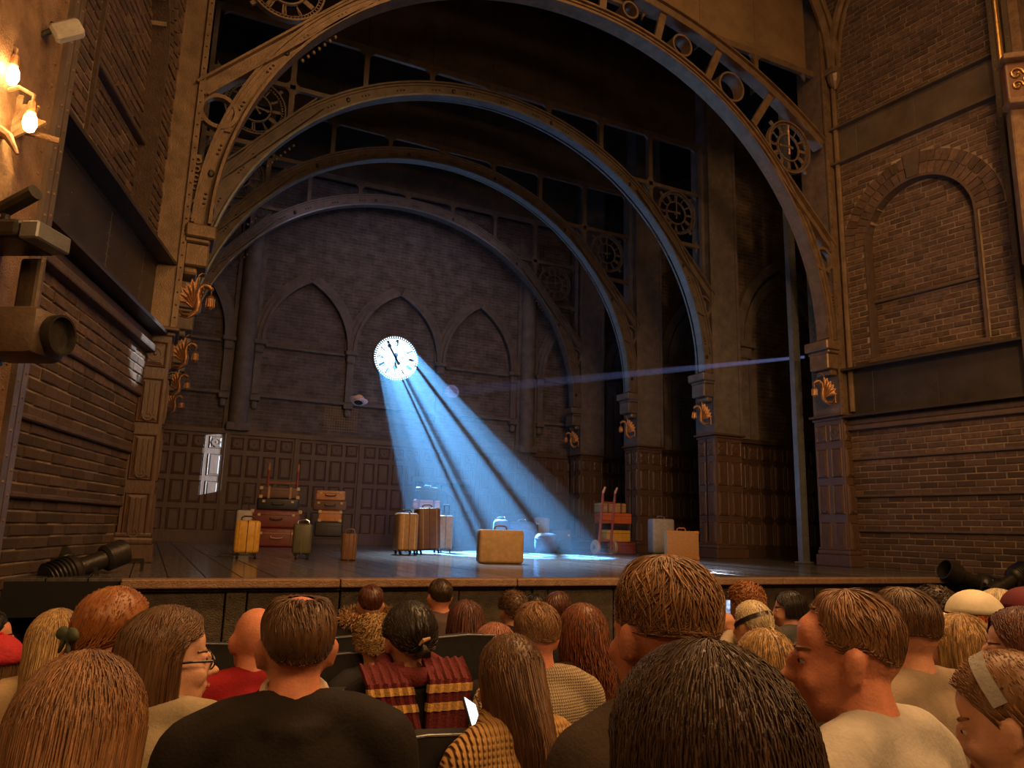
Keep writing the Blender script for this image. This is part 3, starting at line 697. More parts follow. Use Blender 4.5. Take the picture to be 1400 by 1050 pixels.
# ------------------------------------------------------------------ dragon lamps on the arch feet
M['lampglass'] = mat('lantern_glass', (.7, .55, .35), .25)
def dragon(s, m_):
    b = MB(); P = [(-.0, 0, -.15), (-.06, -.02, -.215), (-.15, -.03, -.215), (-.215, -.04, -.15), (-.22, -.04, -.05), (-.2, -.04, .05), (-.215, -.04, .14), (-.265, -.04, .195), (-.33, -.04, .18), (-.36, -.04, .13)]
    from_r = [.012, .02, .034, .045, .045, .036, .028, .026, .034, .022]
    b.tube(P, from_r, 8); b.ball((-.35, -.04, .16), (.035, .03, .03), 8, 5); b.tube([(-.33, -.04, .2), (-.29, -.04, .25)], [.012, .003], 5); b.tube([(-.21, -.06, -.18), (-.12, -.06, -.26), (-.03, -.02, -.24)], [.018, .014, .008], 6)
    for k in range(7): t = k/6; b.ball((-.235+.03*math.sin(t*5), -.04, -.16+.3*t), (.012, .03, .025), 6, 4)
    body = b.map(lambda v: Vector((v.x*-s, v.y, v.z)))
    w_ = MB(); root = Vector((-.16, -.05, -.12)); tips = [(-.19, .3), (-.12, .25), (-.06, .19), (-.01, .12), (.02, .04), (.035, -.06)]
    for i, (tx, tz) in enumerate(tips): w_.tube([root, ((root.x+tx)/2-.02, -.075, (root.z+tz)/2+.02), (tx, -.05, tz)], [.018, .013, .004], 5)
    for i in range(5):
        a_, c_ = tips[i], tips[i+1]; md = ((a_[0]+c_[0])/2*.8+root.x*.2, (a_[1]+c_[1])/2*.82+root.z*.18)
        w_.prism([(root.x, root.z), a_, md, c_], -.06, -.045)
    w_.tube([(-.19, -.05, .3), (-.23, -.05, .34), (-.28, -.05, .335)], [.012, .008, .003], 5)
    w_.map(lambda v: Vector((v.x*-s, v.y, v.z)))
    l = MB(); l.tube([(0, 0, .13), (0, 0, .07)], .006, 5); l.lathe([(.015, .07), (.045, .045), (.05, .035), (.038, .03), (.042, -.08), (.03, -.1), (.012, -.12)], 10); 
    for k in range(6):
        t = PI*k/3; l.tube([(.046*math.cos(t), .046*math.sin(t), .03), (.05*math.cos(t), .05*math.sin(t), -.085)], .006, 4)
    l.map(lambda v: Vector((v.x-.36*-s*-1 if False else v.x+(.36*s), v.y-.04, v.z)))
    return body, w_, l
for i, nm in enumerate(('nearest', 'second nearest', 'third nearest', 'farthest')):
    for s in (-1, 1):
        T = empty('dragon_lamp', (XC+s*5.64, PY[i]+.12, 3.2), label='%s winged dragon lamp holding a lantern, on the %s side of the stage' % (nm, 'left' if s < 0 else 'right'), cat='lamp', group='bronze dragon lamps on the arch feet')
        T.rotation_euler = (0, 0, math.radians(-34) if s > 0 else 0); bd, wg, la = dragon(-s, None)
        bd.build('body', M['bronze'], T, smooth='full'); wg.build('wing', M['bronze'], T); la.build('lantern', M['bronze'], T)
        MB().rbox((s*.005, 0, -.15), (.03, .1, .16), .01, 1).build('wall_bracket', M['bronze'], T)
# ================================================================== LUGGAGE
def px_scale(P): return FPX/((P-CAM).dot(CF))
def cm(name, col, rough=.4, **k): 
    if name not in M: M[name] = mat(name, col, rough, 0, k.pop('var', .18), 14, .15, 80, **k)
    return M[name]
cm('leather_yellow', (.62, .34, .05), .3); cm('leather_maroon', (.2, .045, .035), .4); cm('leather_black', (.02, .02, .022), .4); cm('leather_brown', (.16, .075, .04), .45)
cm('leather_orange', (.62, .25, .07), .45); cm('leather_tan', (.42, .25, .11), .5); cm('case_green', (.09, .085, .045), .4); cm('case_beige', (.42, .27, .12), .55); cm('case_grey', (.34, .32, .3), .45)
cm('case_red', (.55, .13, .04), .45); cm('case_blue', (.09, .12, .2), .55); cm('case_pink', (.6, .26, .17), .5); cm('brass', (.7, .5, .25), .3); cm('strap_dark', (.05, .03, .02), .6); cm('case_dark', (.05, .042, .036), .45)
M['chrome'] = mat('chrome', (.8, .8, .82), .2, 1.0, .05)
M['hessian'] = mat('mottled_board', (.42, .22, .09), .7, 0, .3, 30, .3, 80, col2=(.6, .33, .14))
GRP = {}
def case(name, label, pc, wpx, hpx, Y, dp, m_, z=0.0, yaw=0.0, kind='flat', strap=None, corner=None, handle='top', wheels=0, seam=True, group='luggage on the stage', hm='strap_dark', tilt=0.0, X=None, rib=False, r=None):
    P = on_floor(pc, Y) if X is None else Vector((X, Y, 0)); sc = px_scale(P); wd, h = wpx/sc, hpx/sc
    if z < 0: z = 0
    az = math.atan2(P.x, P.y); T = empty(name, (P.x, P.y, z), -az+math.radians(yaw), label, 'suitcase', group); T.rotation_euler[1] = math.radians(tilt)
    lift = .07 if wheels else .0; hb = h-lift; zc = lift+hb/2; rr = r or min(.05, wd*.14, hb*.14); mm = M[m_]
    MB().rbox((0, 0, zc), (wd, dp, hb), rr, 3).build('shell', mm, T, smooth=True)
    if seam:
        b = MB()
        if kind == 'edge': b.rbox((0, 0, zc), (.012, dp+.006, hb+.006), .004, 1)
        else: b.rbox((0, -.0, zc+(hb*.22 if kind == 'flat' else 0)), (wd+.006, dp+.006, .01), .004, 1)
        b.build('seam', M[hm], T)
    if rib:
        b = MB()
        for e in (-.3, .3): b.rbox((wd*e, -dp/2, zc), (.02, .012, hb*.92), .005, 1)
        b.build('trim_strip', mm if rib is True else M[rib], T)
    if kind == 'flat' and handle == 'front':
        hw = min(.12, wd*.18); MB().tube([(-hw, -dp/2, zc+.02), (-hw*.9, -dp/2-.035, zc-.005), (0, -dp/2-.045, zc-.015), (hw*.9, -dp/2-.035, zc-.005), (hw, -dp/2, zc+.02)], .013, 7).build('handle', M[hm], T, smooth=True)
        for e in (-1, 1): MB().rbox((e*wd*.34, -dp/2-.006, zc+hb*.22), (.06, .02, .05), .006, 1).build('latch', M['brass'], T)
    elif handle == 'top':
        hw = min(.09, wd*.3); zt = lift+hb; MB().tube([(-hw, 0, zt-.01), (-hw, 0, zt+.035), (-hw*.6, 0, zt+.055), (hw*.6, 0, zt+.055), (hw, 0, zt+.035), (hw, 0, zt-.01)], .012, 7).build('handle', M[hm], T, smooth=True)
    elif handle == 'telescope':
        zt = lift+hb; 
        for e in (-.05, .05): MB().tube([(e, 0, zt-.02), (e, 0, zt+.2)], .009, 6).build('handle_tube', M['chrome'], T)
        MB().rbox((0, 0, zt+.205), (.14, .025, .025), .01, 2).build('grip', M['blackgloss'], T)
    if strap:
        for e in (-.27, .27): MB().rbox((wd*e, 0, zc), (.05, dp+.02, hb+.02), .006, 1).build('strap', M[strap], T)
    if corner:
        for e in (-1, 1):
            for q in (-1, 1): MB().rbox((e*(wd/2-.03), -dp/2+.03, zc+q*(hb/2-.03)), (.075, .075, .075), .012, 1).build('corner_cap', M[corner], T)
    if wheels:
        for e in (-1, 1):
            for q in (-1, 1):
                x, y = e*(wd/2-.05), q*(dp/2-.05); b = MB(); b.rbox((x, y, .065), (.04, .045, .04), .01, 1); b.tube([(x, y, .07), (x+.015, y, .03)], .012, 6)
                wv = b.build('castor', M['blackgloss'], T); R_ = Matrix.Rotation(PI/2, 3, 'Y'); MB().lathe([(.028, -.014), (.032, -.008), (.032, .008), (.028, .014)], 10, (x+.01, y, .032), R_).build('wheel', M['blackgloss'], wv)
    return T, P, sc, h
case('hard_suitcase', 'glossy yellow hard suitcase standing on edge near the stage front', 335, 33, 51, 11.1, .46, 'leather_yellow', kind='edge', wheels=1, rib=True)
case('upright_suitcase', 'grey upright case half hidden behind the yellow suitcase', 329, 21, 60, 12.3, .22, 'case_grey', handle='telescope', seam=False)
T, P, sc, h1 = case('steamer_trunk', 'maroon trunk on the floor, lowest of the left stack', 377, 60, 25, 16.8, .55, 'leather_maroon', handle='front', rib='leather_brown', hm='brass')
_, _, _, h2 = case('steamer_trunk', 'maroon trunk with brass corners under the black case', 374, 66, 24, 16.8, .55, 'leather_maroon', z=h1, handle='front', corner='brass')
_, _, _, h3 = case('suitcase', 'black suitcase with two brass latches on the maroon trunks', 375, 55, 16, 16.8, .5, 'leather_black', z=h1+h2, handle='front')
case('strapped_suitcase', 'dark brown suitcase with two tan straps, top of the left stack', 376, 52, 15, 16.8, .48, 'leather_brown', z=h1+h2+h3, handle=None, strap='leather_tan', corner='brass')
case('upright_suitcase', 'black and olive suitcase with stripes standing by the maroon trunks', 411, 25, 47, 11.1, .42, 'case_green', kind='edge', wheels=1, hm='chrome')
case('small_suitcase', 'narrow red-brown suitcase standing alone near the stage front', 476, 20, 36, 10.8, .36, 'leather_brown', kind='edge', hm='leather_brown', rib=True)
# trolley stack
P = on_floor(446, 17.3); sc = px_scale(P)
tr = empty('luggage_trolley', P, -math.atan2(P.x, P.y), 'low platform trolley carrying the orange and brown cases', 'trolley')
MB().rbox((0, 0, .2), (.9, .55, .05), .01, 1).build('platform', M['strap_dark'], tr)
for e in (-.36, .36):
    for q in (-.2, .2): b = MB(); b.box((e, q, .15), (.03, .03, .08)); b.lathe([(.075, -.02), (.08, 0), (.075, .02)], 12, (e, q, .081), Matrix.Rotation(PI/2, 3, 'Y')); b.build('wheel', M['blackgloss'], tr)
z = .225
for nm, lb, pc, wp, hp, mm, kw in (('suitcase', 'dark brown trunk lying on the platform trolley', 447, 37, 20, 'case_dark', {'handle': None}), ('suitcase', 'small orange case with pale corners, in the middle of the trolley stack', 448, 31, 15, 'leather_orange', {'handle': None, 'corner': 'brass'}),
        ('suitcase', 'wide brown leather case under the topmost orange one on the trolley', 447, 45, 14, 'leather_brown', {'handle': 'front'}), ('suitcase', 'orange leather case with dark handle on top of the trolley stack', 447, 39, 13, 'leather_orange', {'handle': 'front'})):
    _, _, _, h = case(nm, lb, pc, wp, hp, 17.3, .42, mm, z=z, **kw); z += h
# roller cases centre left
case('roller_suitcase', 'tan ribbed roller suitcase, leftmost of the group of three', 553, 29, 56, 13.2, .3, 'leather_tan', yaw=24, kind='edge', wheels=1, rib='brass', hm='strap_dark')
case('roller_suitcase', 'tall dark tan roller suitcase, biggest of the group of three', 584, 32, 62, 13.7, .34, 'leather_brown', yaw=18, kind='edge', wheels=1, rib='leather_tan', tilt=-3)
case('roller_suitcase', 'pale tan roller suitcase with raised chrome handle, right of the group of three', 608, 19, 50, 14.5, .3, 'leather_tan', kind='edge', wheels=1, handle='telescope')
# stack in the beam
z = 0
for lb, pc, wp, hp, mm, kw in (('dark chest on the floor under the stack inside the blue beam', 581, 46, 29, 'case_dark', {'handle': None}), ('red case low in the stack inside the blue beam', 581, 46, 7, 'case_red', {'handle': None}), ('grey-blue case in the middle of the stack inside the beam', 579, 44, 17, 'case_grey', {'handle': None}),
        ('pink-orange ribbed case near the top of the stack inside the beam', 580, 37, 13, 'case_pink', {'handle': None, 'strap': 'leather_maroon'}), ('dark case with pale handle crowning the stack inside the beam', 580, 31, 17, 'case_dark', {'handle': 'top', 'hm': 'chrome'})):
    _, _, _, h = case('suitcase', lb, pc, wp, hp, 16.9, .45, mm, z=z, **kw); z += h
case('flat_suitcase', 'large beige suitcase on its edge at the centre of the stage front', 683, 63, 45, 10.2, .24, 'case_beige', yaw=14, kind='upright', seam=False, rib=False, r=.045, hm='leather_brown')
case('holdall', 'blue upright bag with chrome frame partly behind the beige suitcase', 684, 22, 44, 15.4, .3, 'case_blue', handle='top', hm='chrome', r=.1)
case('holdall', 'wide navy bag with pale rounded top right of the beige suitcase', 713, 45, 40, 16.0, .35, 'case_blue', handle='top', hm='chrome', corner='chrome', r=.12)
case('duffel_bag', 'small rounded grey duffel bag with a brass tag', 747, 33, 27, 15.0, .4, 'case_blue', handle=None, r=.14, hm='chrome')
case('suitcase', 'pale grey board case standing against the rear wall behind the duffel', 740, 21, 42, 18.6, .16, 'case_grey', handle=None, seam=False)
case('steamer_trunk', 'dark trunk in the gloom right of the duffel bag', 767, 30, 28, 17.6, .4, 'case_dark', handle='front')
def hand_truck(name, label, pc, Y, hgt, wd, lean, yaw):
    P = on_floor(pc, Y); T = empty(name, P, -math.atan2(P.x, P.y)+math.radians(yaw), label, 'hand truck')
    rd = M['truckred']; t = math.radians(lean)
    f = lambda x, h: (x, -.22-math.sin(t)*h, .16+math.cos(t)*h)
    for e in (-1, 1):
        x = e*wd/2; MB().tube([f(x, -.04), f(x, hgt*.8), f(x, hgt*.92), (x, f(x, hgt)[1]-.06, f(x, hgt)[2])], [.03, .03, .026, .02], 8).build('side_rail', rd, T, smooth=True)
        hb = MB(); hb.tube([f(x, hgt*.92), (x, f(x, hgt)[1]-.07, f(x, hgt)[2]+.01)], [.03, .024], 8); hb.build('grip', M['leather_orange'], T, smooth=True)
        w_ = MB(); w_.lathe([(.07, -.03), (.15, -.035), (.16, -.02), (.16, .02), (.15, .035), (.07, .03)], 18, (e*(wd/2+.07), -.2, .161), Matrix.Rotation(PI/2, 3, 'Y')); wo = w_.build('wheel', M['leather_tan'], T, smooth=True)
        MB().lathe([(.05, -.045), (.05, .045)], 10, (e*(wd/2+.07), -.2, .161), Matrix.Rotation(PI/2, 3, 'Y')).build('hub', M['leather_brown'], wo)
    for q in (.12, .45, .75): MB().bar(f(-wd/2, hgt*q), f(wd/2, hgt*q), .04, .03).build('cross_bar', rd, T)
    MB().tube([(-wd/2-.1, -.2, .161), (wd/2+.1, -.2, .161)], .015, 6).build('axle', M['blackgloss'], T)
    MB().rbox((0, .02, .03), (wd, .4, .02), .006, 1).build('toe_plate', rd, T); return T
M['truckred'] = mat('red_painted_wood', (.3, .06, .035), .45)
hand_truck('hand_truck', 'red wooden hand truck with two tall handles behind the maroon trunks', 379, 17.5, 1.62, .62, 2, 0)
hand_truck('hand_truck', 'red wooden hand truck with pale wheels loaded on the right of the stage', 819, 14.6, 1.32, .32, 8, 34)
z = 0
for lb, pc, wp, hp, mm, kw in (('long maroon case on the floor beside the right hand truck', 846, 42, 16, 'leather_maroon', {}), ('yellow case on the maroon one beside the hand truck', 840, 38, 16, 'leather_yellow', {}), ('flat black case between the yellow and the red ones', 841, 26, 8, 'leather_black', {}),
        ('bright red-orange case beside the hand truck handles', 838, 46, 15, 'case_red', {}), ('tan banded case on top of the hand truck load', 834, 38, 13, 'leather_tan', {'strap': 'leather_brown'})):
    _, _, _, h = case('suitcase', lb, pc, wp, hp, 15.2, .42, mm, z=z, yaw=30, handle=None, **kw); z += h
case('upright_suitcase', 'silver grey upright suitcase with chrome handle behind the speckled tan one', 904, 32, 51, 13.7, .34, 'case_grey', yaw=24, handle='top', hm='chrome', seam=False, wheels=1)
case('flat_suitcase', 'speckled tan suitcase with orange handle by the second right pier', 932, 45, 38, 12.5, .2, 'hessian', yaw=20, kind='upright', seam=False, handle='top', hm='leather_orange', corner='leather_orange', r=.015)
# hat hanging in the air
P = along(490, 550, 17.0)
T = empty('bowler_hat', P, label='pink-white brimmed hat floating in the air left of the beam', cat='hat')
hm_ = mat('felt_pale_pink', (.78, .58, .6), .8); T.rotation_euler = (math.radians(-22), math.radians(12), 0)
b = MB(); b.lathe([(.115, -.01), (.118, .02), (.125, .06), (.11, .13), (.07, .17), (.02, .165)], 18); b.build('crown', hm_, T, smooth=True)
b = MB(); V = []; F = []
for r0, zz in ((.1, -.005), (.15, -.005), (.2, .012), (.215, .03), (.2, .022), (.15, .006), (.1, .006)):
    for k in range(24): t = 2*PI*k/24; V.append((r0*math.cos(t), r0*.8*math.sin(t), zz+.035*abs(math.cos(t))*(r0 > .14)))
for i in range(7):
    for k in range(24): F.append((i*24+k, i*24+(k+1) % 24, ((i+1) % 7)*24+(k+1) % 24, ((i+1) % 7)*24+k))
b.add(V, F).build('brim', hm_, T, smooth=True); MB().lathe([(.121, .0), (.124, .035)], 18).build('band', M['strap_dark'], T)
MB().ball((.04, -.12, .05), (.03, .02, .03), 8, 5).build('rosette', M['leather_maroon'], T); MB().lathe([(.1, -.012), (.1, -.006)], 18).build('lining', M['black'], T)
MB().tube([(0, 0, .17), (0, 0, .24)], .002, 4).build('thread', M['black'], T)

# unseen lantern added in the wing; its flaps narrow the patch on the dado
DS = Vector((12.5, 14.25, 4.6)); dv = (Vector((1.02, 20.0, 1.85))-DS).normalized(); q = (-dv).to_track_quat('Z', 'Y').to_matrix()
T = empty('slit_lantern', DS, label='black lantern with closed barn doors behind the second right pier', cat='spotlight')
MB().lathe([(.05, .03), (.06, .1), (.1, .12), (.1, .4), (.04, .44)], 14, (0, 0, 0), q).build('barrel', M['blackgloss'], T, smooth=True)
rt = dv.cross(Vector((0, 0, 1))).normalized(); up = rt.cross(dv)
for e in (-1, 1): MB().box(dv*.3+rt*e*.052, (.1, .1, .004), Matrix((rt, up, dv)).transposed()).build('barn_door', M['black'], T)
b = MB(); b.bar((0, 0, -.12), (0, 0, -4.6), .05, .05); b.build('stand', M['blackgloss'], T)
# ================================================================== THEATRE LANTERNS AND WALL LAMPS
def prof_spot(label, P, dirv, size, base_z, name='profile_spotlight'):
    T = empty(name, P, label=label, cat='spotlight'); q = Vector(dirv).normalized().to_track_quat('Z', 'Y').to_matrix(); s = size
    MB().lathe([(.1*s, -.75*s), (.2*s, -.72*s), (.22*s, -.35*s), (.2*s, -.3*s), (.13*s, -.26*s), (.13*s, .1*s), (.15*s, .12*s)], 18, (0, 0, 0), q).build('body', M['lantern'], T, smooth=True)
    MB().lathe([(.15*s, .1*s), (.19*s, .14*s), (.19*s, .42*s), (.17*s, .42*s), (.17*s, .2*s), (.02, .2*s)], 18, (0, 0, 0), q).build('lens_tube', M['lantern'], T, smooth=True)
    fins = MB()
    for k in range(6): fins.lathe([(.225*s, -.7*s+k*.055*s), (.235*s, -.69*s+k*.055*s), (.225*s, -.68*s+k*.055*s)], 18, (0, 0, 0), q)
    tag(fins.build('cooling_fins', M['blackgloss'], T), kind='stuff')
    sd = q @ Vector((1, 0, 0)); b = MB()
    for e in (-1, 1): b.bar(sd*e*.27*s+q @ Vector((0, 0, -.2*s)), sd*e*.27*s+Vector((0, 0, base_z)), .05*s, .03)
    b.bar(sd*-.29*s+Vector((0, 0, base_z)), sd*.29*s+Vector((0, 0, base_z)), .05*s, .05); b.build('yoke', M['blackgloss'], T)
    b = MB(); b.rbox((0, 0, base_z-.12), (.42*s, .36*s, .22), .02, 1); b.build('base', M['blackgloss'], T)
    b = MB()
    for k in range(5): b.rbox((-.07*s+.035*k*s, -.19*s, base_z-.08), (.018*s, .012, .012), .003, 1)
    tag(b.build('vents', M['case_grey'], T), kind='stuff'); return T
M['lantern'] = mat('lantern_black_paint', (.03, .026, .022), .4, .3, .3, 12, .2)
P = along(132, 768, 6.6); prof_spot('large black profile lantern on the lower left, aimed up at the stage', P, (1.0, .75, .42), .62, -.35)
P = along(95, 775, 6.9); prof_spot('smaller black lantern with ribbed housing behind the lower left one', P, (-.5, .8, .5), .5, -.3)
P = along(1318, 790, 10.3); prof_spot('black profile lantern at the lower right, in front of the brick wall', P, (-1.0, .3, .4), .75, -.35)
P = along(1372, 800, 10.0); prof_spot('second black lantern at the lower right edge behind the burgundy cap', P, (-.8, .2, -.45), .6, -.3)
# low platform and rail that carry the lanterns on the left
T = empty('lantern_rack', along(60, 850, 6.7), label='black rail rack under the lower left lanterns', cat='rack')
b = MB()
for z in (.0, .3, .55): b.bar((-1.2, 0, z), (.75, -.1, z), .03, .03)
b.build('rails', M['blackgloss'], T)
for x in (-1.1, -.4, .25, .74): MB().bar((x, -.02, -1.0), (x, -.02, .56), .03, .03).build('upright', M['blackgloss'], T)
MB().rbox((-.2, .3, -.35), (2.2, .7, 1.1), .02, 1).build('platform', M['black'], T)
T = empty('lantern_rack', along(1345, 850, 10.2), label='black box platform under the lower right lanterns', cat='rack')
MB().rbox((0, 0, -.3), (2.0, .7, 1.0), .02, 1).build('platform', M['black'], T)
for k in range(3): MB().bar((.5+.12*k, -.3, .45), (.95+.12*k, -.3, .12), .025, .02).build('rail', M['steelgrey'], T)
# moving head on the left
P = along(20, 338, 4.6)
T = empty('moving_head', P, math.radians(-30), label='brown moving-head stage light hanging at the left edge', cat='spotlight')
hb = mat('lantern_brown_cover', (.11, .075, .05), .5, .1, .25, 10, .2)
MB().rbox((-.1, 0, .06), (.5, .36, .12), .03, 2).build('base_box', M['lantern'], T); MB().rbox((.21, -.02, .05), (.12, .3, .11), .01, 1).build('end_plate', M['steelgrey'], T)
for e in (-1, 1):
    a_ = MB().rbox((-.02, e*.2, -.3), (.15, .06, .6), .025, 2).build('yoke_arm', hb, T)
    MB().lathe([(.1, -.04), (.1, .04)], 18, (-.02, e*.22, -.55), Matrix.Rotation(PI/2, 3, 'X')).build('pivot_cover', hb, a_)
    MB().rbox((-.02, e*.235, -.3), (.06, .02, .3), .01, 1).build('slot', M['blackgloss'], a_)
MB().rbox((.14, 0, -.56), (.4, .33, .3), .06, 2).build('head', hb, T, smooth=True); MB().rbox((-.2, 0, -.58), (.3, .32, .32), .05, 2).build('lamp_housing', M['blackgloss'], T, smooth=True)
MB().lathe([(.12, .0), (.125, .06), (.11, .06), (.1, .02)], 18, (.34, 0, -.56), Matrix.Rotation(PI/2, 3, 'Y')).build('lens', M['lantern'], T, smooth=True)
MB().tube([(-.35, .05, .16), (.12, -.05, .34)], .05, 10).build('clamp_bar', M['lantern'], T); MB().tube([(-.1, 0, .12), (-.1, .0, .28)], .03, 8).build('hook', M['lantern'], T); MB().tube([(-.1, 0, .26), (-.75, .3, .26)], .025, 8).build('boom_arm', M['lantern'], T)
# floodlight high on the left girder
P = along(92, 42, 5.2); T = empty('floodlight', P, label='small grey floodlight on a bent arm high on the left girder', cat='floodlight')
MB().rbox((0, 0, 0), (.2, .1, .12), .02, 1, Matrix.Rotation(-.6, 3, 'Y')).build('housing', M['case_grey'], T); MB().tube([(-.08, 0, -.02), (-.2, .02, -.12), (-.2, .05, -.1)], .02, 6).build('knuckle', M['lantern'], T); MB().tube([(-.02, .02, .04), (-.35, .3, .2), (-.7, .5, .22)], .014, 6).build('arm', M['lantern'], T)
# carved wall lamp with bare bulbs at the left edge
P = along(-5, 195, 4.75); T = empty('figure_wall_lamp', P, math.radians(-10), label='carved winged figure lamp with two bare glowing bulbs at the left edge', cat='lamp')
ms = mat('lamp_figure_stone', (.3, .2, .11), .6, 0, .35, 18, .4)
b = MB(); b.tube([(-.02, 0, -.75), (0, 0, -.5), (.02, -.02, -.2), (-.02, -.02, .1), (.0, -.05, .35)], [.05, .12, .11, .07, .05], 12); b.ball((.02, -.08, .42), (.06, .08, .07), 10, 7); b.tube([(.02, -.1, .05), (.12, -.15, -.02), (.18, -.14, -.12)], [.04, .03, .01], 8)
for k in range(26): b.ball((rnd.uniform(-.1, .12), rnd.uniform(-.16, -.06), rnd.uniform(-.72, -.3)), rnd.uniform(.02, .035), 6, 4)
b.build('figure', ms, T, smooth=True)
b = MB(); 
for (tx, tz) in ((.25, .2), (.2, .3), (.1, .36), (-.06, .4)): b.tube([(0, .02, .05), (tx*.6, .03, tz*.8+.05), (tx, .02, tz)], [.03, .022, .008], 6)
b.prism([(0, 0), (.25, .2), (.14, .22), (.2, .3), (.1, .28), (.1, .36), (-.06, .4)], .02, .045); b.build('wing', ms, T)
for nm, e, z, pt in (('bulb', .21, .16, [(.02, -.1, .3), (.12, -.12, .34), (.21, -.12, .3), (.21, -.12, .24)]), ('bulb', .07, .46, [(.0, -.1, .5), (.03, -.14, .62), (.07, -.12, .6), (.07, -.12, .54)])):
    MB().tube(pt, .014, 8).build('lamp_arm', ms, T, smooth=True); MB().lathe([(.025, .09), (.03, .05), (.03, .02)], 10, (e, -.12, z)).build('socket', M['bronze'], T)
    MB().lathe([(.02, .02), (.036, -.01), (.042, -.06), (.03, -.1), (.008, -.115)], 14, (e, -.12, z)).build('bulb', M['glow'], T, smooth=True)
    light('bulb_light', 'POINT', T.matrix_basis @ Vector((e+.02, -.2, z-.05)), (0, 0, 0), 9, (1, .52, .18), .04)
MB().tube([(0, 0, 0), (.3, .05, -.03)], .025, 8).build('conduit', M['rust'], T, loc=(.0, .1, .17))
# gilded box front at the right edge
P = along(1434, 105, 11.0); T = empty('box_front', P, math.radians(-40), label='gilded scrollwork front of a theatre box at the right edge', cat='box front')
MB().rbox((.1, .1, 0), (1.3, .2, .62), .03, 2).build('parapet', M['leather_brown'], T); MB().rbox((.1, .05, .36), (1.4, .34, .1), .03, 2).build('handrail', M['rust'], T); MB().rbox((.1, .05, -.36), (1.36, .3, .1), .03, 2).build('base_moulding', M['rust'], T)
b = MB()
for k in range(5):
    cx_ = -.42+.24*k
    for q, rr in ((.1, .1), (-.09, .08)): b.tube([(cx_+rr*(1-t/14)*math.cos(t*.7), -.02, q+rr*(1-t/14)*math.sin(t*.7)) for t in range(12)], .018, 6)
    b.ball((cx_+.1, -.02, .0), (.03, .03, .05), 8, 5)
b.build('gilt_scrolls', M['gold'], T, smooth=True)
MB().tube([(-.55, .1, .4), (-.55, .1, 2.2)], .035, 10).build('brass_post', M['gold'], T)
MB().rbox((.1, .2, -1.6), (1.2, .2, 2.4), .02, 1).build('supporting_panel', M['rust'], T)
light('box_lamp', 'POINT', P+Vector((-.15, -.5, .75)), (0, 0, 0), 7, (1, .5, .16), .06)
# ================================================================== AUDIENCE
JOBS = []
def remeshed(b, name, m_, parent, voxel, smooth=4):
    """one continuous surface from overlapping volumes (evaluated together at the end)"""
    o = bpy.data.objects.new(name, b.mesh(name, m_, fix=False)); COL.objects.link(o); o.parent = parent
    r = o.modifiers.new('r', 'REMESH'); r.mode = 'VOXEL'; r.voxel_size = voxel; r.use_smooth_shade = True
    q = o.modifiers.new('s', 'SMOOTH'); q.factor = .5; q.iterations = smooth
    q = o.modifiers.new('d', 'DECIMATE'); q.ratio = .36
    JOBS.append(o); return o
def bake():
    dg = bpy.context.evaluated_depsgraph_get()
    for o in JOBS:
        me = bpy.data.meshes.new_from_object(o.evaluated_get(dg), depsgraph=dg); o['_m'] = 0; o.modifiers.clear(); old = o.data; o.data = me; me.name = o.name; del o['_m']
        bpy.data.meshes.remove(old)
def caps(b, P, R, n=10):
    b.tube(P, R, n)
    for p, r in zip(P, R): b.ball(p, r, n, 6)
def skin(name, c): return mat('skin_'+name, c, .5, 0, .1, 30, .12, 160, spec=.35, sss=.0)
SK = {'a': skin('fair', (.62, .30, .18)), 'b': skin('ruddy', (.66, .26, .15)), 'c': skin('tan', (.48, .23, .13)), 'd': skin('pale', (.70, .38, .25))}
M['eyewhite'] = mat('eye_white', (.7, .66, .6), .25); M['iris'] = mat('iris_dark', (.04, .025, .015), .2); M['lips'] = mat('lips', (.5, .14, .1), .4)
HM = {}
def hairmat(name, c, c2=None):
    if name in HM: return HM[name]
    HM[name] = mat('hair_'+name, c, 0.36, 0, .35, 26, .12, 160, stretch=(3, 3, .5), col2=c2, island=.26, spec=.55); return HM[name]
def head_prims(b, R, T, big=1.0, female=False, ears=True):
    def el(c, r, rot=None): b.ball(T+R @ (Vector(c)*big), [q*big for q in r], 14, 9, R if rot is None else R @ rot)
    el((0, -.012, .032), (.075, .096, .09)); el((0, .02, -.02), (.066, .078, .075)); el((0, .035, -.06), (.052 if female else .058, .055, .05)); el((0, .066, -.092), (.026, .024, .022))
    el((0, .06, .045), (.055, .026, .042)); el((0, .08, .014), (.05, .016, .014)); el((0, .05, -.03), (.055, .045, .05)); el((0, .05, -.075), (.044, .042, .035)); el((.034, .072, -.03), (.026, .022, .026)); el((-.034, .072, -.03), (.026, .022, .026))
    el((0, .098, -.004), (.0095, .014, .026)); el((0, .112, -.026), (.014, .016, .012)); el((.012, .1, -.03), (.009, .01, .009)); el((-.012, .1, -.03), (.009, .01, .009))
    el((0, .09, -.056), (.023, .014, .007)); el((0, .088, -.068), (.02, .014, .007))
    if ears:
        for e in (-1, 1): el((e*.079, -.004, -.004), (.009, .019, .033), Matrix.Rotation(e*-.35, 3, 'Z')); el((e*.084, -.012, .008), (.007, .015, .022), Matrix.Rotation(e*-.5, 3, 'Z')); el((e*.079, .004, -.026), (.009, .01, .012))
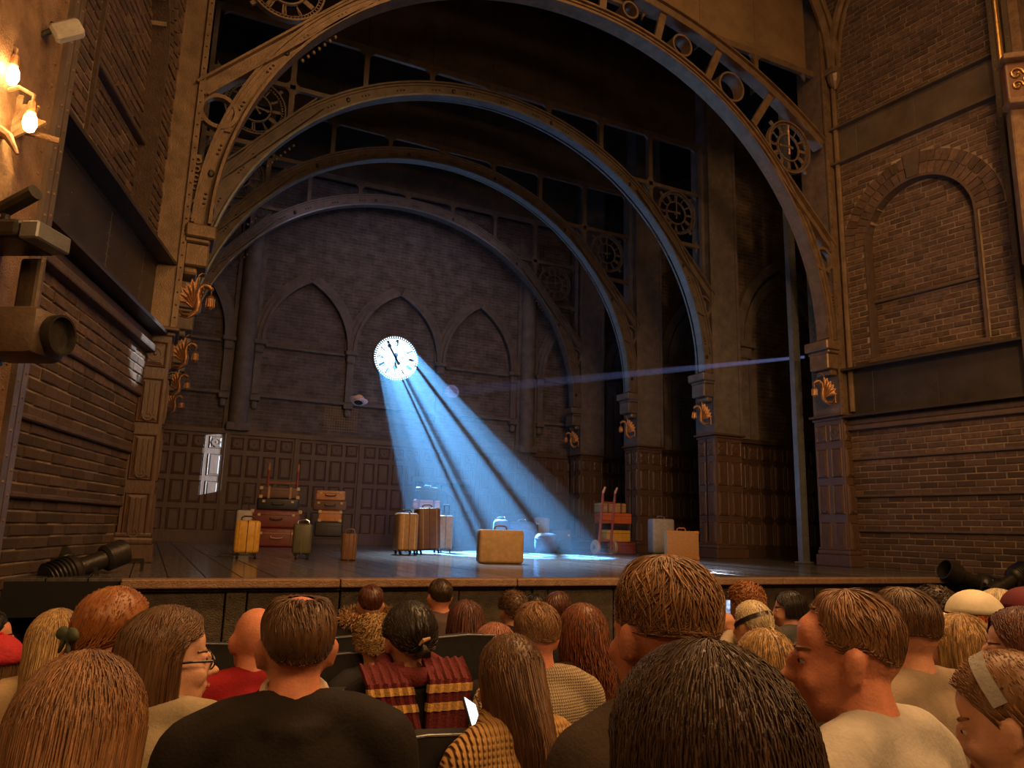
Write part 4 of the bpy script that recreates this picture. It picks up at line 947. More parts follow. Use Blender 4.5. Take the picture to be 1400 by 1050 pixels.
def torso_prims(b, B, T, inf=0.0, arms=True, neck=True, fem=False, hand=None, wide=1.0):
    V = lambda *c: T+B @ Vector((c[0]*wide, c[1], c[2]))
    el = lambda c, r: b.ball(V(*c), [q+inf for q in r], 14, 9, B)
    if neck: caps(b, [V(0, -.012, -.06), V(0, -.026, -.12), V(0, -.042, -.19)], [.053, .05 if fem else .057, .056 if fem else .066])
    sw = .155 if fem else .18
    caps(b, [V(-sw, -.05, -.232), V(-.115, -.055, -.19), V(-.062, -.055, -.172), V(.062, -.055, -.172), V(.115, -.055, -.19), V(sw, -.05, -.232)], [.058+inf, .05+inf, .042+inf, .042+inf, .05+inf, .058+inf])
    el((0, -.052, -.29), (sw+.005, .096, .12)); el((0, -.05, -.36), (sw-.008, .1, .15)); el((0, -.045, -.5), (.15, .105, .17)); el((0, -.03, -.68), (.145, .115, .15)); el((0, .0, -.8), (.18, .15, .1))
    if arms:
        for e in (-1, 1):
            if hand and hand['side'] == e: P = [V(e*sw, -.05, -.245), V(*hand['elbow']), V(*hand['wrist'])]
            else: P = [V(e*(sw+.01), -.05, -.245), V(e*(sw+.055), -.03, -.55), V(e*.11, .2, -.68)]
            mid = [P[0].lerp(P[1], .5), P[1].lerp(P[2], .5)]
            caps(b, [P[0], mid[0], P[1], mid[1], P[2]], [.056+inf, .05+inf, .043+inf, .038+inf, .029+inf*1.2])
def hand_prims(b, B, T, wrist, dirv, palm_n):
    d = Vector(dirv).normalized(); n = Vector(palm_n); n = (n-d*n.dot(d)).normalized(); s = d.cross(n); V = lambda p: T+B @ p
    w_ = Vector(wrist); 
    caps(b, [V(w_), V(w_+d*.03)], [.028, .028])
    for k, (off, L) in enumerate(((-.03, .062), (-.01, .074), (.01, .078), (.03, .068))):
        r0 = w_+d*.075+s*off; caps(b, [V(w_+d*.01+s*off*.6), V(r0)], [.014, .0125], 8); k1 = r0+d*L*.5+n*.012; k2 = k1+d*L*.2+n*L*.42; caps(b, [V(r0), V(k1), V(k2)], [.0105, .0095, .0085], 8)
    t0 = w_+d*.025-s*.028; caps(b, [V(t0), V(t0-s*.022+d*.028+n*.012), V(t0-s*.018+d*.056+n*.024)], [.0125, .0115, .0095], 8)
def legs_prims(b, B, T, inf=0.0):
    V = lambda *c: T+B @ Vector(c)
    for e in (-1, 1):
        caps(b, [V(e*.09, .0, -.84), V(e*.1, .22, -.815), V(e*.11, .43, -.8)], [.085+inf, .075+inf, .058+inf]); caps(b, [V(e*.11, .43, -.8), V(e*.11, .43, -1.0), V(e*.11, .42, -1.2)], [.056+inf, .052+inf, .036+inf]); caps(b, [V(e*.11, .41, -1.23), V(e*.115, .54, -1.25)], [.036+inf, .03+inf])
# ---- hair: a scalp shell plus combed locks, all in head coordinates
C0 = np.array((0, -.012, .034)); HR = np.array((.086, .107, .1))
def hairline(phi, back=122, front=56):
    a = np.abs(np.degrees((phi+PI) % (2*PI)-PI)); return np.radians(np.interp(a, [0, 40, 62, 78, 100, 112, 135, 180], [front, front+4, 82, 98, 92, 104, back-4, back]))
def sph(th, ph, k=1.0): return C0+np.stack((HR[0]*np.sin(th)*np.sin(ph), HR[1]*np.sin(th)*np.cos(ph), HR[2]*np.cos(th)), -1)*np.asarray(k)[..., None]
def ribbons(paths, wid, hgt):
    """paths (S,K,3) -> lens-section locks"""
    S, K, _ = paths.shape; t = np.gradient(paths, axis=1); t /= np.linalg.norm(t, axis=2, keepdims=True)+1e-9
    n = paths-np.array((0, -.02, 0)); n[..., 2] = np.where(paths[..., 2] < 0, 0, n[..., 2]); n -= t*(n*t).sum(2, keepdims=True); n /= np.linalg.norm(n, axis=2, keepdims=True)+1e-9
    s = np.cross(t, n); tp = np.sin(np.clip(np.linspace(.12, 1.0, K)*PI*.97, 0, PI))**.6
    w_ = wid[:, None, None]*tp[None, :, None]; h = hgt*tp[None, :, None]
    V = np.stack((paths+s*w_, paths+n*h, paths-s*w_), 2).reshape(-1, 3)
    F = []
    base = (np.arange(S)[:, None, None]*K+np.arange(K-1)[None, :, None])*3; j = np.arange(3)[None, None, :]
    F = np.stack((base+j, base+(j+1) % 3, base+3+(j+1) % 3, base+3+j), -1).reshape(-1, 4)
    return V, F
def smooth01(x): x = np.clip(x, 0, 1); return x*x*(3-2*x)
DENS = 2.4
def hair(kind, L=.2, n=300, seed=1, wave=0.0, wid=.007, vol=1.0, back=122, front=56, bald=False, part=0.0, curl=0.0, K=9, slim=0.0, mess=.12, opn=1.2):
    n = int(n*DENS); wid = wid*.42; K = 5 if kind == 'short' else 8 if kind == 'curly' else min(K, 11) if n > 2500 else 7; r = np.random.RandomState(seed); Vs = []; Fs = []; off = 0
    def put(V, F):
        nonlocal off
        Vs.append(V); Fs.append(np.asarray(F)+off); off += len(V)
    # scalp shell
    nu, nv = 48, 14; ph = np.linspace(0, 2*PI, nu, endpoint=False); hl = hairline(ph, back, front)
    u = np.linspace(0, 1, nv)[:, None]; lo = np.zeros_like(hl) if not bald else np.full_like(hl, .42) if bald == 'crown' else np.radians(np.interp(np.abs(np.degrees((ph+PI) % (2*PI)-PI)), [0, 60, 120, 180], [58, 62, 52, 40]))
    TH = lo[None]+(np.maximum(hl-lo, .02))[None]*u; PH = np.broadcast_to(ph[None], TH.shape)
    rid = 1+.012*np.sin(ph*19+seed)+.01*np.sin(ph*31+2*seed); edge = 1-(.115*smooth01((u-.5)/.5) if kind in ('short', 'curly') else .03*smooth01((u-.8)/.2))-(.12*smooth01((.3-u)/.3) if bald else 0)
    A = sph(TH, PH, vol*rid[None]*edge).reshape(-1, 3); Bi = sph(TH, PH, np.full(TH.shape, .86)).reshape(-1, 3); N = nu*nv
    i = np.arange(nv-1)[:, None]*nu; j = np.arange(nu)[None]; q = np.stack((i+j, i+(j+1) % nu, i+nu+(j+1) % nu, i+nu+j), -1).reshape(-1, 4)
    jj = np.arange(nu); rim = np.stack(((nv-1)*nu+jj, (nv-1)*nu+(jj+1) % nu, N+(nv-1)*nu+(jj+1) % nu, N+(nv-1)*nu+jj), -1)
    put(np.concatenate((A, Bi)), np.concatenate((q, q[:, ::-1]+N, rim)))
    # roots
    ph0 = r.uniform(-PI, PI, n); hl0 = hairline(ph0, back, front); th0 = hl0*r.uniform(.0, 1, n)**(.55 if kind in ('short', 'curly') else .75)*.98
    if bald == 'crown': th0 = np.maximum(th0, .36+.12*r.uniform(0, 1, n))
    elif bald: th0 = np.maximum(th0, np.radians(np.interp(np.abs(np.degrees(ph0)), [0, 60, 120, 180], [56, 60, 50, 38])))
    t = np.linspace(0, 1, K)[None]
    if kind in ('short', 'curly'):
        dl = (L/.1)*r.uniform(.6, 1.2, n); TH = th0[:, None]+dl[:, None]*t; sw = (r.uniform(-mess, mess, n)+(.1+mess*.6)*np.sin(ph0*3+seed)*np.cos(th0*4))[:, None]
        PHs = ph0[:, None]+sw*t; lim = np.maximum(hairline(PHs, back, front)+.05, th0[:, None]); TH = np.minimum(TH, lim); lift = 1.0+(vol-1)+(.02+r.uniform(0, .05+mess*.12, n)[:, None])*t*(1.25-np.minimum(TH/1.6, 1.0))
        lift = lift-.115*smooth01((TH/hairline(PHs, back, front)-.5)/.5)*(.4 if kind == 'curly' else 1)-((.11*smooth01((.75-TH)/.35)) if bald else 0)
        dl_ = np.clip(1.25-(th0/hl0)**2, .3, 1)[:, None]
        P = sph(th0[:, None]+(TH-th0[:, None])*dl_, PHs, lift)
        if kind == 'curly':
            fr = r.uniform(9, 15, n)[:, None]; p0 = r.uniform(0, 6.28, n)[:, None]; P = P+np.stack((np.sin(fr*t+p0), np.cos(fr*t*1.1+p0), np.sin(fr*t*.9+2*p0)), -1)*curl
    else:
        sg = np.where(ph0 >= part, 1.0, -1.0); a0 = np.abs(ph0); tgt = np.where(a0 < opn, opn+.25*r.uniform(0, 1, n), a0)*sg
        thE = np.radians(96); s1 = np.maximum(thE-th0, .05)*.1; tot = s1+L*r.uniform(.82, 1.04, n); dist = tot[:, None]*t; onh = np.minimum(dist, s1[:, None]); dn = np.maximum(dist-s1[:, None], 0)
        TH = th0[:, None]+onh/.1; PHs = ph0[:, None]+(tgt-ph0)[:, None]*smooth01((TH-th0[:, None])/.9); k = vol*(1.01+.03*r.uniform(0, 1, n)[:, None])
        P = sph(TH, PHs, np.broadcast_to(k, TH.shape)); P[..., 2] -= dn
        dn1 = np.clip(dn/.16, 0, 1); bk = np.clip(-np.cos(PHs), 0, 1)
        if kind == 'pony':
            tie = np.array((0, -.125, -.02 if L > .1 else .02)); g = smooth01(t*1.5)[..., None]; P = P*(1-g)+tie*g; dr = np.clip((t-.62)/.38, 0, 1); P[..., 2] -= dr*L; P[..., 1] -= .035*np.sin(dr*PI); rr_ = r.uniform(-.024, .024, (n, 2)); P[..., 0] += dr*rr_[:, :1]; P[..., 1] += dr*rr_[:, 1:]
        else:
            P[..., 1] -= .055*dn1*bk; P[..., 1] += .03*dn1*(1-bk)*0; P[..., 0] *= (1-.10*dn1*(1-bk)); P[..., 0] *= 1-slim*np.clip(dn/.3, 0, 1); P[..., 0] += .012*np.sin(dn*60*wave+r.uniform(0, 6, n)[:, None])*(wave > 0)*np.clip(dn/.05, 0, 1); P[..., 1] += .010*np.sin(dn*52*wave+r.uniform(0, 6, n)[:, None])*(wave > 0)*np.clip(dn/.05, 0, 1)
            if curl: fr = r.uniform(12, 20, n)[:, None]; p0 = r.uniform(0, 6.28, n)[:, None]; P = P+np.stack((np.sin(fr*t+p0), np.cos(fr*t+p0), 0*t+0*p0), -1)*curl*np.clip(t*3, 0, 1)[..., None]
    if kind == 'long':
        # inner curtain so no light shows through
        pc = np.linspace(opn+.05, 2*PI-opn-.05, 40); zz = np.linspace(0, 1, 12)[:, None]; bk = np.clip(-np.cos(pc), 0, 1)[None]; dn = zz*L*.93; dn1 = np.clip(dn/.16, 0, 1)
        def cur(k):
            q = sph(np.full((12, 40), np.radians(92)), np.broadcast_to(pc[None], (12, 40)), np.full((12, 40), k)); q[..., 2] -= dn; q[..., 1] -= .055*dn1*bk; q[..., 0] *= (1-.10*dn1*(1-bk)); q[..., 0] *= 1-slim*np.clip(dn/.3, 0, 1); q[..., 0] += .006*np.sin(pc*23)[None]; return q.reshape(-1, 3)
        A, Bc = cur(1.0*vol), cur(.86*vol); i = np.arange(11)[:, None]*40; j = np.arange(39)[None]; q = np.stack((i+j, i+j+1, i+40+j+1, i+40+j), -1).reshape(-1, 4); N = 480
        jj = np.arange(39); e1 = np.stack((440+jj, 441+jj, N+441+jj, N+440+jj), -1); ii = np.arange(11)*40; e2 = np.stack((ii, ii+40, N+ii+40, N+ii), -1); e3 = np.stack((ii+39, ii+79, N+ii+79, N+ii+39), -1)
        put(np.concatenate((A, Bc)), np.concatenate((q, q[:, ::-1]+N, e1, e2, e3)))
    V, F = ribbons(P, wid*r.uniform(.6, 1.3, n), wid*.3); put(V, F)
    return np.concatenate(Vs), np.concatenate(Fs)
def hair_obj(HV, HF, m_, parent, R, T, big, name='hair'):
    W = (HV*big) @ np.array(R.transposed()) + np.array(T); me = bpy.data.meshes.new(name); me.from_pydata(W.tolist(), [], HF.tolist())
    me.polygons.foreach_set('use_smooth', [True]*len(me.polygons)); me.materials.append(m_); me.update()
    o = bpy.data.objects.new(name, me); COL.objects.link(o); o.parent = parent; return o
def knitmat(name, col, sx, sz):
    m, nt, b = nodes(name); N = nt.nodes; L = nt.links; tc = N.new('ShaderNodeTexCoord'); W = []
    for ax, s in (('X', sx), ('Z', sz)):
        wv = N.new('ShaderNodeTexWave'); wv.bands_direction = ax; wv.inputs['Scale'].default_value = s; wv.inputs['Distortion'].default_value = .8; wv.inputs['Detail'].default_value = 1; L.new(tc.outputs['Object'], wv.inputs[0]); W.append(wv)
    mx = N.new('ShaderNodeMath'); mx.operation = 'MULTIPLY'; L.new(W[0].outputs['Fac'], mx.inputs[0]); L.new(W[1].outputs['Fac'], mx.inputs[1]); ad = N.new('ShaderNodeMath'); ad.operation = 'ADD'; L.new(mx.outputs[0], ad.inputs[0]); L.new(W[0].outputs['Fac'], ad.inputs[1])
    bp = N.new('ShaderNodeBump'); bp.inputs['Strength'].default_value = 1; bp.inputs['Distance'].default_value = .005; L.new(ad.outputs[0], bp.inputs['Height']); L.new(bp.outputs[0], b.inputs['Normal'])
    b.inputs['Base Color'].default_value = (*col, 1); b.inputs['Roughness'].default_value = .9; b.inputs['Specular IOR Level'].default_value = .1; return m
# ---- seats
def make_seat():
    T = empty('theatre_seat', (0, 0, 0)); ms = mat('seat_black_plush', (.012, .010, .011), .8, 0, .3, 30)
    b = MB(); n = 12; V = []; F = []
    pts = [(-.245, -.82), (-.25, -.44), (-.235, -.385), (-.19, -.36), (0, -.35), (.19, -.36), (.235, -.385), (.25, -.44), (.245, -.82)]
    MB().prism(pts, -.27, -.2).build('backrest', ms, T); e = MB(); e.tube([(x, -.27, z) for x, z in pts[1:-1]], .004, 6); e.build('edge_trim', M['steelgrey'], T)
    MB().rbox((0, .02, -.88), (.46, .46, .1), .03, 2).build('cushion', ms, T, smooth=True)
    for s in (-1, 1): MB().rbox((s*.27, -.02, -.68), (.05, .4, .04), .015, 2).build('armrest', M['leather_brown'], T); MB().rbox((s*.27, -.05, -.98), (.035, .34, .58), .01, 1).build('side_frame', M['blackgloss'], T)
    return T
SEAT = make_seat(); nseat = 0
def seat(T, yaw, z, who):
    global nseat
    s = SEAT if nseat == 0 else copy_tree(SEAT); nseat += 1
    s.location = (T.x, T.y, T.z+z); s.rotation_euler = (0, 0, yaw); tag(s, 'black theatre seat under the '+' '.join(who.split()[:11]), 'seat', 'black theatre seats in the stalls'); return s
# ---- a person
PSN = []; UP = Vector((0, 0, .05))
def person(label, px, ytop, d, yaw=0, hk=None, hc='brown', top=(.1, .1, .1), sk='a', byaw=0, tilt=0, nod=0, big=1.0, fem=False, vox=.011, htop=.128, cloth='shirt', collar=None, eyes=True, seatname=None, hand=None, nohair=False, wide=1.0, sleeve=True, rough=.8, knit=None, seated=True):
    top_p = along(px, ytop, d); T = top_p-Vector((0, 0, htop*big))
    E = empty('person', (0, 0, 0), label=label, cat='person', group='audience in the stalls')
    # root sits at the hips' floor point
    fz = T.z-1.22*big; E.location = (T.x, T.y, fz); T = Vector((0, 0, 1.22*big)); TB = T+UP
    R = Matrix.Rotation(math.radians(yaw), 3, 'Z') @ Matrix.Rotation(math.radians(nod), 3, 'X') @ Matrix.Rotation(math.radians(tilt), 3, 'Y'); B = Matrix.Rotation(math.radians(byaw), 3, 'Z')
    b = MB(); head_prims(b, R, T, big, fem, not (hk and hk['kind'] == 'long')); torso_prims(b, B, TB, -.004, True, True, fem, hand, wide); legs_prims(b, B, TB, -.004)
    if hand: hand_prims(b, B, TB, hand['wrist'], hand['dir'], hand['n'])
    else:
        for e in (-1, 1): hand_prims(b, B, TB, (e*.11, .2, -.68), (-e*.35, 1, -.2), (0, 0, -1))
    remeshed(b, 'body', SK[sk], E, vox, 6 if vox < .009 else 3)
    b = MB(); torso_prims(b, B, TB, .013, sleeve, False, fem, hand, wide)
    if cloth == 'hoodie' or cloth == 'roll': caps(b, [TB+B @ Vector((0.075*math.sin(a), -.03+.07*math.cos(a), -.15+.025*math.cos(a))) for a in [2*PI*k/10 for k in range(11)]], [.034]*11, 8)
    if cloth == 'coat': caps(b, [TB+B @ Vector((0.08*math.sin(a), -.045+.075*math.cos(a), -.165+.03*math.cos(a))) for a in [2*PI*k/10 for k in range(11)]], [.028]*11, 8)
    cmn = 'cloth_%d' % len(PSN)
    cl = remeshed(b, cloth if cloth in ('shirt', 'coat', 'hoodie', 'jacket', 'sweater') else 'sweater', (knitmat(cmn, top, *knit) if knit else mat(cmn, top, rough, 0, .18, 12, .15, 140, spec=.2)), E, max(vox, .012), 4)
    if collar:
        b = MB(); b.tube([TB+B @ Vector((.066*math.sin(a), -.028+.066*math.cos(a), -.135+.03*math.cos(a))) for a in [2*PI*k/16 for k in range(17)]], .012, 6); b.build('collar', mat(cmn+'c', collar, .7), E, smooth=True)
    b = MB(); legs_prims(b, B, TB, .01); remeshed(b, 'trousers', M['case_dark'], E, .03, 2)
    if eyes:
        for e in (-1, 1):
            ey = MB().ball(T+R @ (Vector((e*.031, .077, .006))*big), .0115*big, 8, 6).build('eye', M['eyewhite'], E, smooth=True)
            MB().ball(T+R @ (Vector((e*.0315, .0855, .006))*big), .0055*big, 6, 4).build('iris', M['iris'], ey)
            MB().tube([T+R @ (Vector((e*q, .090-1.0*max(q-.024, 0), .026+.1*(q-.015)-2.2*(q-.03)**2))*big) for q in (.014, .028, .042, .05)], [.003, .005, .004, .002], 5).build('eyebrow', HM.get(hc) or HM['brown'], E)
        MB().ball(T+R @ (Vector((0, .1, -.061))*big), (.02*big, .0065*big, .006*big), 8, 5, R).build('lips', M['lips'], E)
    if hk: hair_obj(*hair(**hk), HM[hc], E, R, T, big)
    if seated: seat(E.location+TB, math.radians(byaw), 0, seatname or label.split(',')[0])
    PSN.append(E); return E, R, T, B
hairmat('brown', (.085, .042, .02), (.2, .105, .05)); hairmat('darkbrown', (.035, .02, .012), (.085, .048, .028)); hairmat('black', (.008, .006, .006), (.025, .018, .015)); hairmat('blond', (.3, .17, .06), (.6, .4, .17)); hairmat('sandy', (.17, .085, .035), (.38, .2, .085)); hairmat('ginger', (.26, .085, .025), (.5, .2, .06))
hairmat('auburn', (.12, .035, .015), (.28, .1, .04)); hairmat('platinum', (.55, .42, .24), (.85, .72, .48)); hairmat('red', (.36, .075, .015), (.6, .17, .04)); hairmat('pink', (.3, .1, .06), (.5, .22, .15)); hairmat('lightbrown', (.16, .075, .03), (.34, .17, .075)); hairmat('streaked', (.14, .06, .025), (.7, .45, .18)); hairmat('chestnut', (.07, .022, .014), (.15, .05, .03))
S = lambda **k: dict(kind='short', **k)
Lg = lambda **k: dict(kind='long', **k)
def strip(path, wd, th, across, k=1.0, fold=.006, nf=5):
    """soft hanging strip of cloth with shallow folds"""
    n = len(path); b = MB(); m_ = nf*4; V = []; F = []; ac = Vector(across).normalized()
    for i, p in enumerate(path):
        p = Vector(p); d = (Vector(path[min(i+1, n-1)])-Vector(path[max(i-1, 0)])).normalized(); nn = ac.cross(d).normalized()
        row = [p+ac*wd*(j/m_-.5)+nn*fold*math.sin(j/m_*nf*2*PI+p.z*9) for j in range(m_+1)]
        V += [q+nn*th/2*k for q in row]+[q-nn*th/2*k for q in reversed(row)]
    c = 2*(m_+1)
    for i in range(n-1):
        for j in range(c): F.append((i*c+j, i*c+(j+1) % c, (i+1)*c+(j+1) % c, (i+1)*c+j))
    F += [tuple(range(c)), tuple((n-1)*c+j for j in range(c-1, -1, -1))]
    return b.add(V, F)
def lerp_path(P, a, b_, n=6):
    P = [Vector(p) for p in P]; L = [0]
    for i in range(1, len(P)): L.append(L[-1]+(P[i]-P[i-1]).length)
    out = []
    for k in range(n):
        s = (a+(b_-a)*k/(n-1))*L[-1]; i = 0
        while i < len(L)-2 and L[i+1] < s: i += 1
        out.append(P[i].lerp(P[i+1], (s-L[i])/(L[i+1]-L[i])))
    return out
def cap_hat(E, R, T, m_, name='cap', peak=True, z0=.03, r=1.09, big=1.0, knit=False):
    b = MB(); V = []; nu, nv = 28, 8
    f = lambda th, ph, k: T+R @ (Vector((0, -.012, .034))*big+Vector((.086*math.sin(th)*math.sin(ph), .107*math.sin(th)*math.cos(ph), .1*math.cos(th)))*k*big)
    th1 = math.radians(84)
    for s_ in (r, r-.07):
        for i in range(nv+1):
            for j in range(nu): V.append(f(th1*i/nv, 2*PI*j/nu, s_*(1+(.015*math.sin(j*PI) if knit else 0))))
    N = (nv+1)*nu; F = []
    for q in (0, N):
        for i in range(nv):
            for j in range(nu): F.append((q+i*nu+j, q+i*nu+(j+1) % nu, q+(i+1)*nu+(j+1) % nu, q+(i+1)*nu+j))
    for j in range(nu): F.append((nv*nu+j, nv*nu+(j+1) % nu, N+nv*nu+(j+1) % nu, N+nv*nu+j))
    o = b.add(V, F).build(name, m_, E, smooth='full')
    if peak:
        V = []; F = []
        for t in (.0, 1.0):
            for j in range(13):
                a = -1.0+2.0*j/12; base = Vector((.094*math.sin(a), -.012+.116*math.cos(a), .032)); tip = base+Vector((.01*math.sin(a), .075*math.cos(a*1.2), -.012)); p = base.lerp(tip, t); V += [T+R @ (p*big), T+R @ ((p+Vector((0, 0, .006)))*big)]
        for j in range(12): a = j*2; c = a+26; F += [(a, a+2, c+2, c), (a+1, c+1, c+3, a+3), (c, c+2, c+3, c+1)]
        F += [(0, 26, 27, 1), (24, 25, 51, 50)]
        MB().add(V, F).build('peak', m_, o)
    if knit: MB().ball(T+R @ (Vector((0, -.012, .145))*big), .008, 8, 5).build('button', m_, o)
    return o
def wide_band(E, R, T, name, m_, th, wd, a0, a1, k=1.06, big=1.0):
    """band over the head in a plane tilted by th"""
    V = []; F = []; n = 24; Q = Matrix.Rotation(math.radians(th), 3, 'X')
    for i in range(n+1):
        a = math.radians(a0+(a1-a0)*i/n)
        for s_, kk in ((-1, k), (1, k), (1, k-.04), (-1, k-.04)):
            p = Q @ Vector((.086*math.cos(a), s_*wd/2, .1*math.sin(a))); p = Vector((p.x*kk, p.y*kk, p.z*kk))+Vector((0, -.012, .034)); V.append(T+R @ (p*big))
    for i in range(n):
        for j in range(4): F.append((i*4+j, i*4+4+j, i*4+4+(j+1) % 4, i*4+(j+1) % 4))
    F += [(0, 1, 2, 3), (n*4+3, n*4+2, n*4+1, n*4)]
    return MB().add(V, F).build(name, m_, E, smooth=True)
def phone(loc, rot, label, glow):
    T = empty('mobile_phone', loc, label=label, cat='phone'); T.rotation_euler = rot
    MB().rbox((0, 0, 0), (.072, .009, .148), .006, 2).build('case', M['blackgloss'], T, smooth=True)
    m, nt, bs = nodes('phone_screen'); N = nt.nodes; tc = N.new('ShaderNodeTexCoord'); gr = N.new('ShaderNodeTexNoise'); gr.inputs['Scale'].default_value = 18; nt.links.new(tc.outputs['Object'], gr.inputs[0]); cr = N.new('ShaderNodeValToRGB')
    cr.color_ramp.elements[0].color = (*glow[0], 1); cr.color_ramp.elements[1].color = (*glow[1], 1); cr.color_ramp.elements[0].position = .45; cr.color_ramp.elements[1].position = .6; nt.links.new(gr.outputs['Fac'], cr.inputs[0]); nt.links.new(cr.outputs[0], bs.inputs['Emission Color']); bs.inputs['Emission Strength'].default_value = glow[2]; bs.inputs['Base Color'].default_value = (.02, .02, .02, 1)
    MB().rbox((0, -.0052, 0), (.065, .002, .138), .001, 1).build('screen', m, T); return T
# ---- nearest people
person('person with long dark brown hair, closest to the camera, bottom centre', 957, 868, .8, 6, Lg(L=.42, n=1700, wid=.0052, vol=1.08, wave=.35, seed=3, K=12), 'darkbrown', (.03, .025, .025), fem=True, vox=.012, htop=.148, eyes=True)
person('tall man with tousled sandy blond hair right of the stage centre, ears showing', 905, 762, 1.36, 2, S(L=.075, n=1500, wid=.0045, vol=1.05, back=104, seed=5, mess=.55), 'sandy', (.05, .035, .025), sk='b', big=1.05, vox=.009, htop=.135, cloth='sweater')
C_ = person('balding man in profile facing left, pale grey T-shirt', 1152, 812, 1.42, 47, S(L=.05, n=1100, wid=.0055, vol=.99, back=120, front=40, seed=6), 'lightbrown', (.5, .46, .4), sk='b', byaw=12, nod=-4, vox=.0065, htop=.125, big=.97)
person('man with short brown hair and taupe T-shirt, back turned, right of the balding man', 1228, 803, 2.1, 4, S(L=.05, n=600, wid=.0045, vol=1.02, back=106, seed=7), 'brown', (.3, .23, .16), sk='a', vox=.011, htop=.135, wide=1.08)
E_, R_, T_, B_ = person('woman with a grey headband and low ginger-brown ponytail, bottom right corner', 1378, 893, 1.48, 24, dict(kind='pony', L=.28, n=600, wid=.0055, vol=1.03, seed=8), 'lightbrown', (.52, .4, .25), sk='d', fem=True, nod=-18, vox=.0075, htop=.134)
wide_band(E_, R_, T_, 'headband', M['case_grey'], -14, .026, 8, 172, 1.07)
person('woman with brown hair hanging forward, bottom left corner', 120, 893, 1.17, -10, Lg(L=.3, n=1300, wid=.005, vol=1.1, seed=9, part=.3), 'lightbrown', (.04, .035, .03), fem=True, vox=.011, htop=.142, nod=-6)
# ---- second ring
E_, R_, T_, B_ = person('man in a dark jacket with thinning crown, back turned, left of centre', 412, 808, 1.7, -4, S(L=.04, n=600, wid=.0042, vol=1.03, bald='crown', back=124, seed=10), 'brown', (.018, .014, .012), sk='b', cloth='coat', collar=(.62, .5, .36), vox=.009, htop=.132, wide=1.1, byaw=-6)
E_, R_, T_, B_ = person('smiling woman in profile with dark-rimmed glasses, facing right', 238, 828, 1.92, -88, Lg(L=.17, n=600, wid=.006, vol=1.05, seed=11, part=-.2, front=50, opn=1.62), 'brown', (.42, .34, .22), sk='d', fem=True, byaw=-14, vox=.0065, htop=.138, cloth='shirt')
b = MB()
for e in (-1, 1):
    c_ = Vector((e*.033, .102, .002)); b.tube([T_+R_ @ (c_+Vector((.024*math.cos(a), .004*math.cos(a*2), .019*math.sin(a)))) for a in [2*PI*k/16 for k in range(17)]], .0022, 5); b.tube([T_+R_ @ Vector(q) for q in ((e*.057, .1, .006), (e*.08, .05, .01), (e*.086, -.01, .008))], .0034, 6)
b.tube([T_+R_ @ Vector(q) for q in ((-.01, .106, .006), (0, .11, .009), (.01, .106, .006))], .0022, 5); b.build('glasses', M['blackgloss'], E_)
E_, R_, T_, B_ = person('woman with a green hair bow in orange-brown tied-up hair, left side', 163, 803, 2.25, -58, dict(kind='pony', L=.2, n=500, wid=.006, vol=1.06, seed=12), 'ginger', (.12, .06, .03), fem=True, nod=-4, vox=.012, htop=.138)
gm = mat('bow_green', (.07, .085, .05), .7); b = MB(); c_ = Vector((0, -.13, .0))
for e in (-1, 1): b.ball(T_+R_ @ (c_+Vector((e*.03, -.006, .008))), (.028, .013, .019), 12, 8, R_ @ Matrix.Rotation(e*.4, 3, 'Y')); b.ball(T_+R_ @ (c_+Vector((e*.018, -.006, -.028))), (.01, .008, .026), 10, 6, R_ @ Matrix.Rotation(-e*.4, 3, 'Y'))
b.ball(T_+R_ @ c_, (.013, .015, .014), 10, 6, R_); remeshed(b, 'hair_bow', gm, E_, .006, 2)
person('woman with long straight blond hair at the far left', 82, 833, 2.7, -8, Lg(L=.26, n=450, wid=.007, vol=1.05, seed=13), 'blond', (.5, .36, .2), fem=True, vox=.014, htop=.136)
E_, R_, T_, B_ = person('person in a red knitted hat at the left edge', 2, 868, 2.9, 10, Lg(L=.1, n=150, wid=.007, seed=14), 'brown', (.3, .02, .025), fem=True, vox=.014, htop=.14, cloth='hoodie')
cap_hat(E_, R_, T_, mat('red_knit', (.5, .02, .03), .8, bump=.4), 'knitted_hat', False, knit=True)
person('man in profile looking right at the left edge, behind the red hat', -10, 836, 3.5, -75, S(L=.04, n=200, wid=.006, seed=15), 'black', (.03, .03, .03), sk='b', vox=.012, htop=.132)
person('bald man in a burgundy shirt, leaning left of the dark jacket', 352, 832, 2.65, 8, None, 'brown', (.28, .012, .018), sk='b', vox=.011, htop=.117, cloth='shirt', wide=1.12)
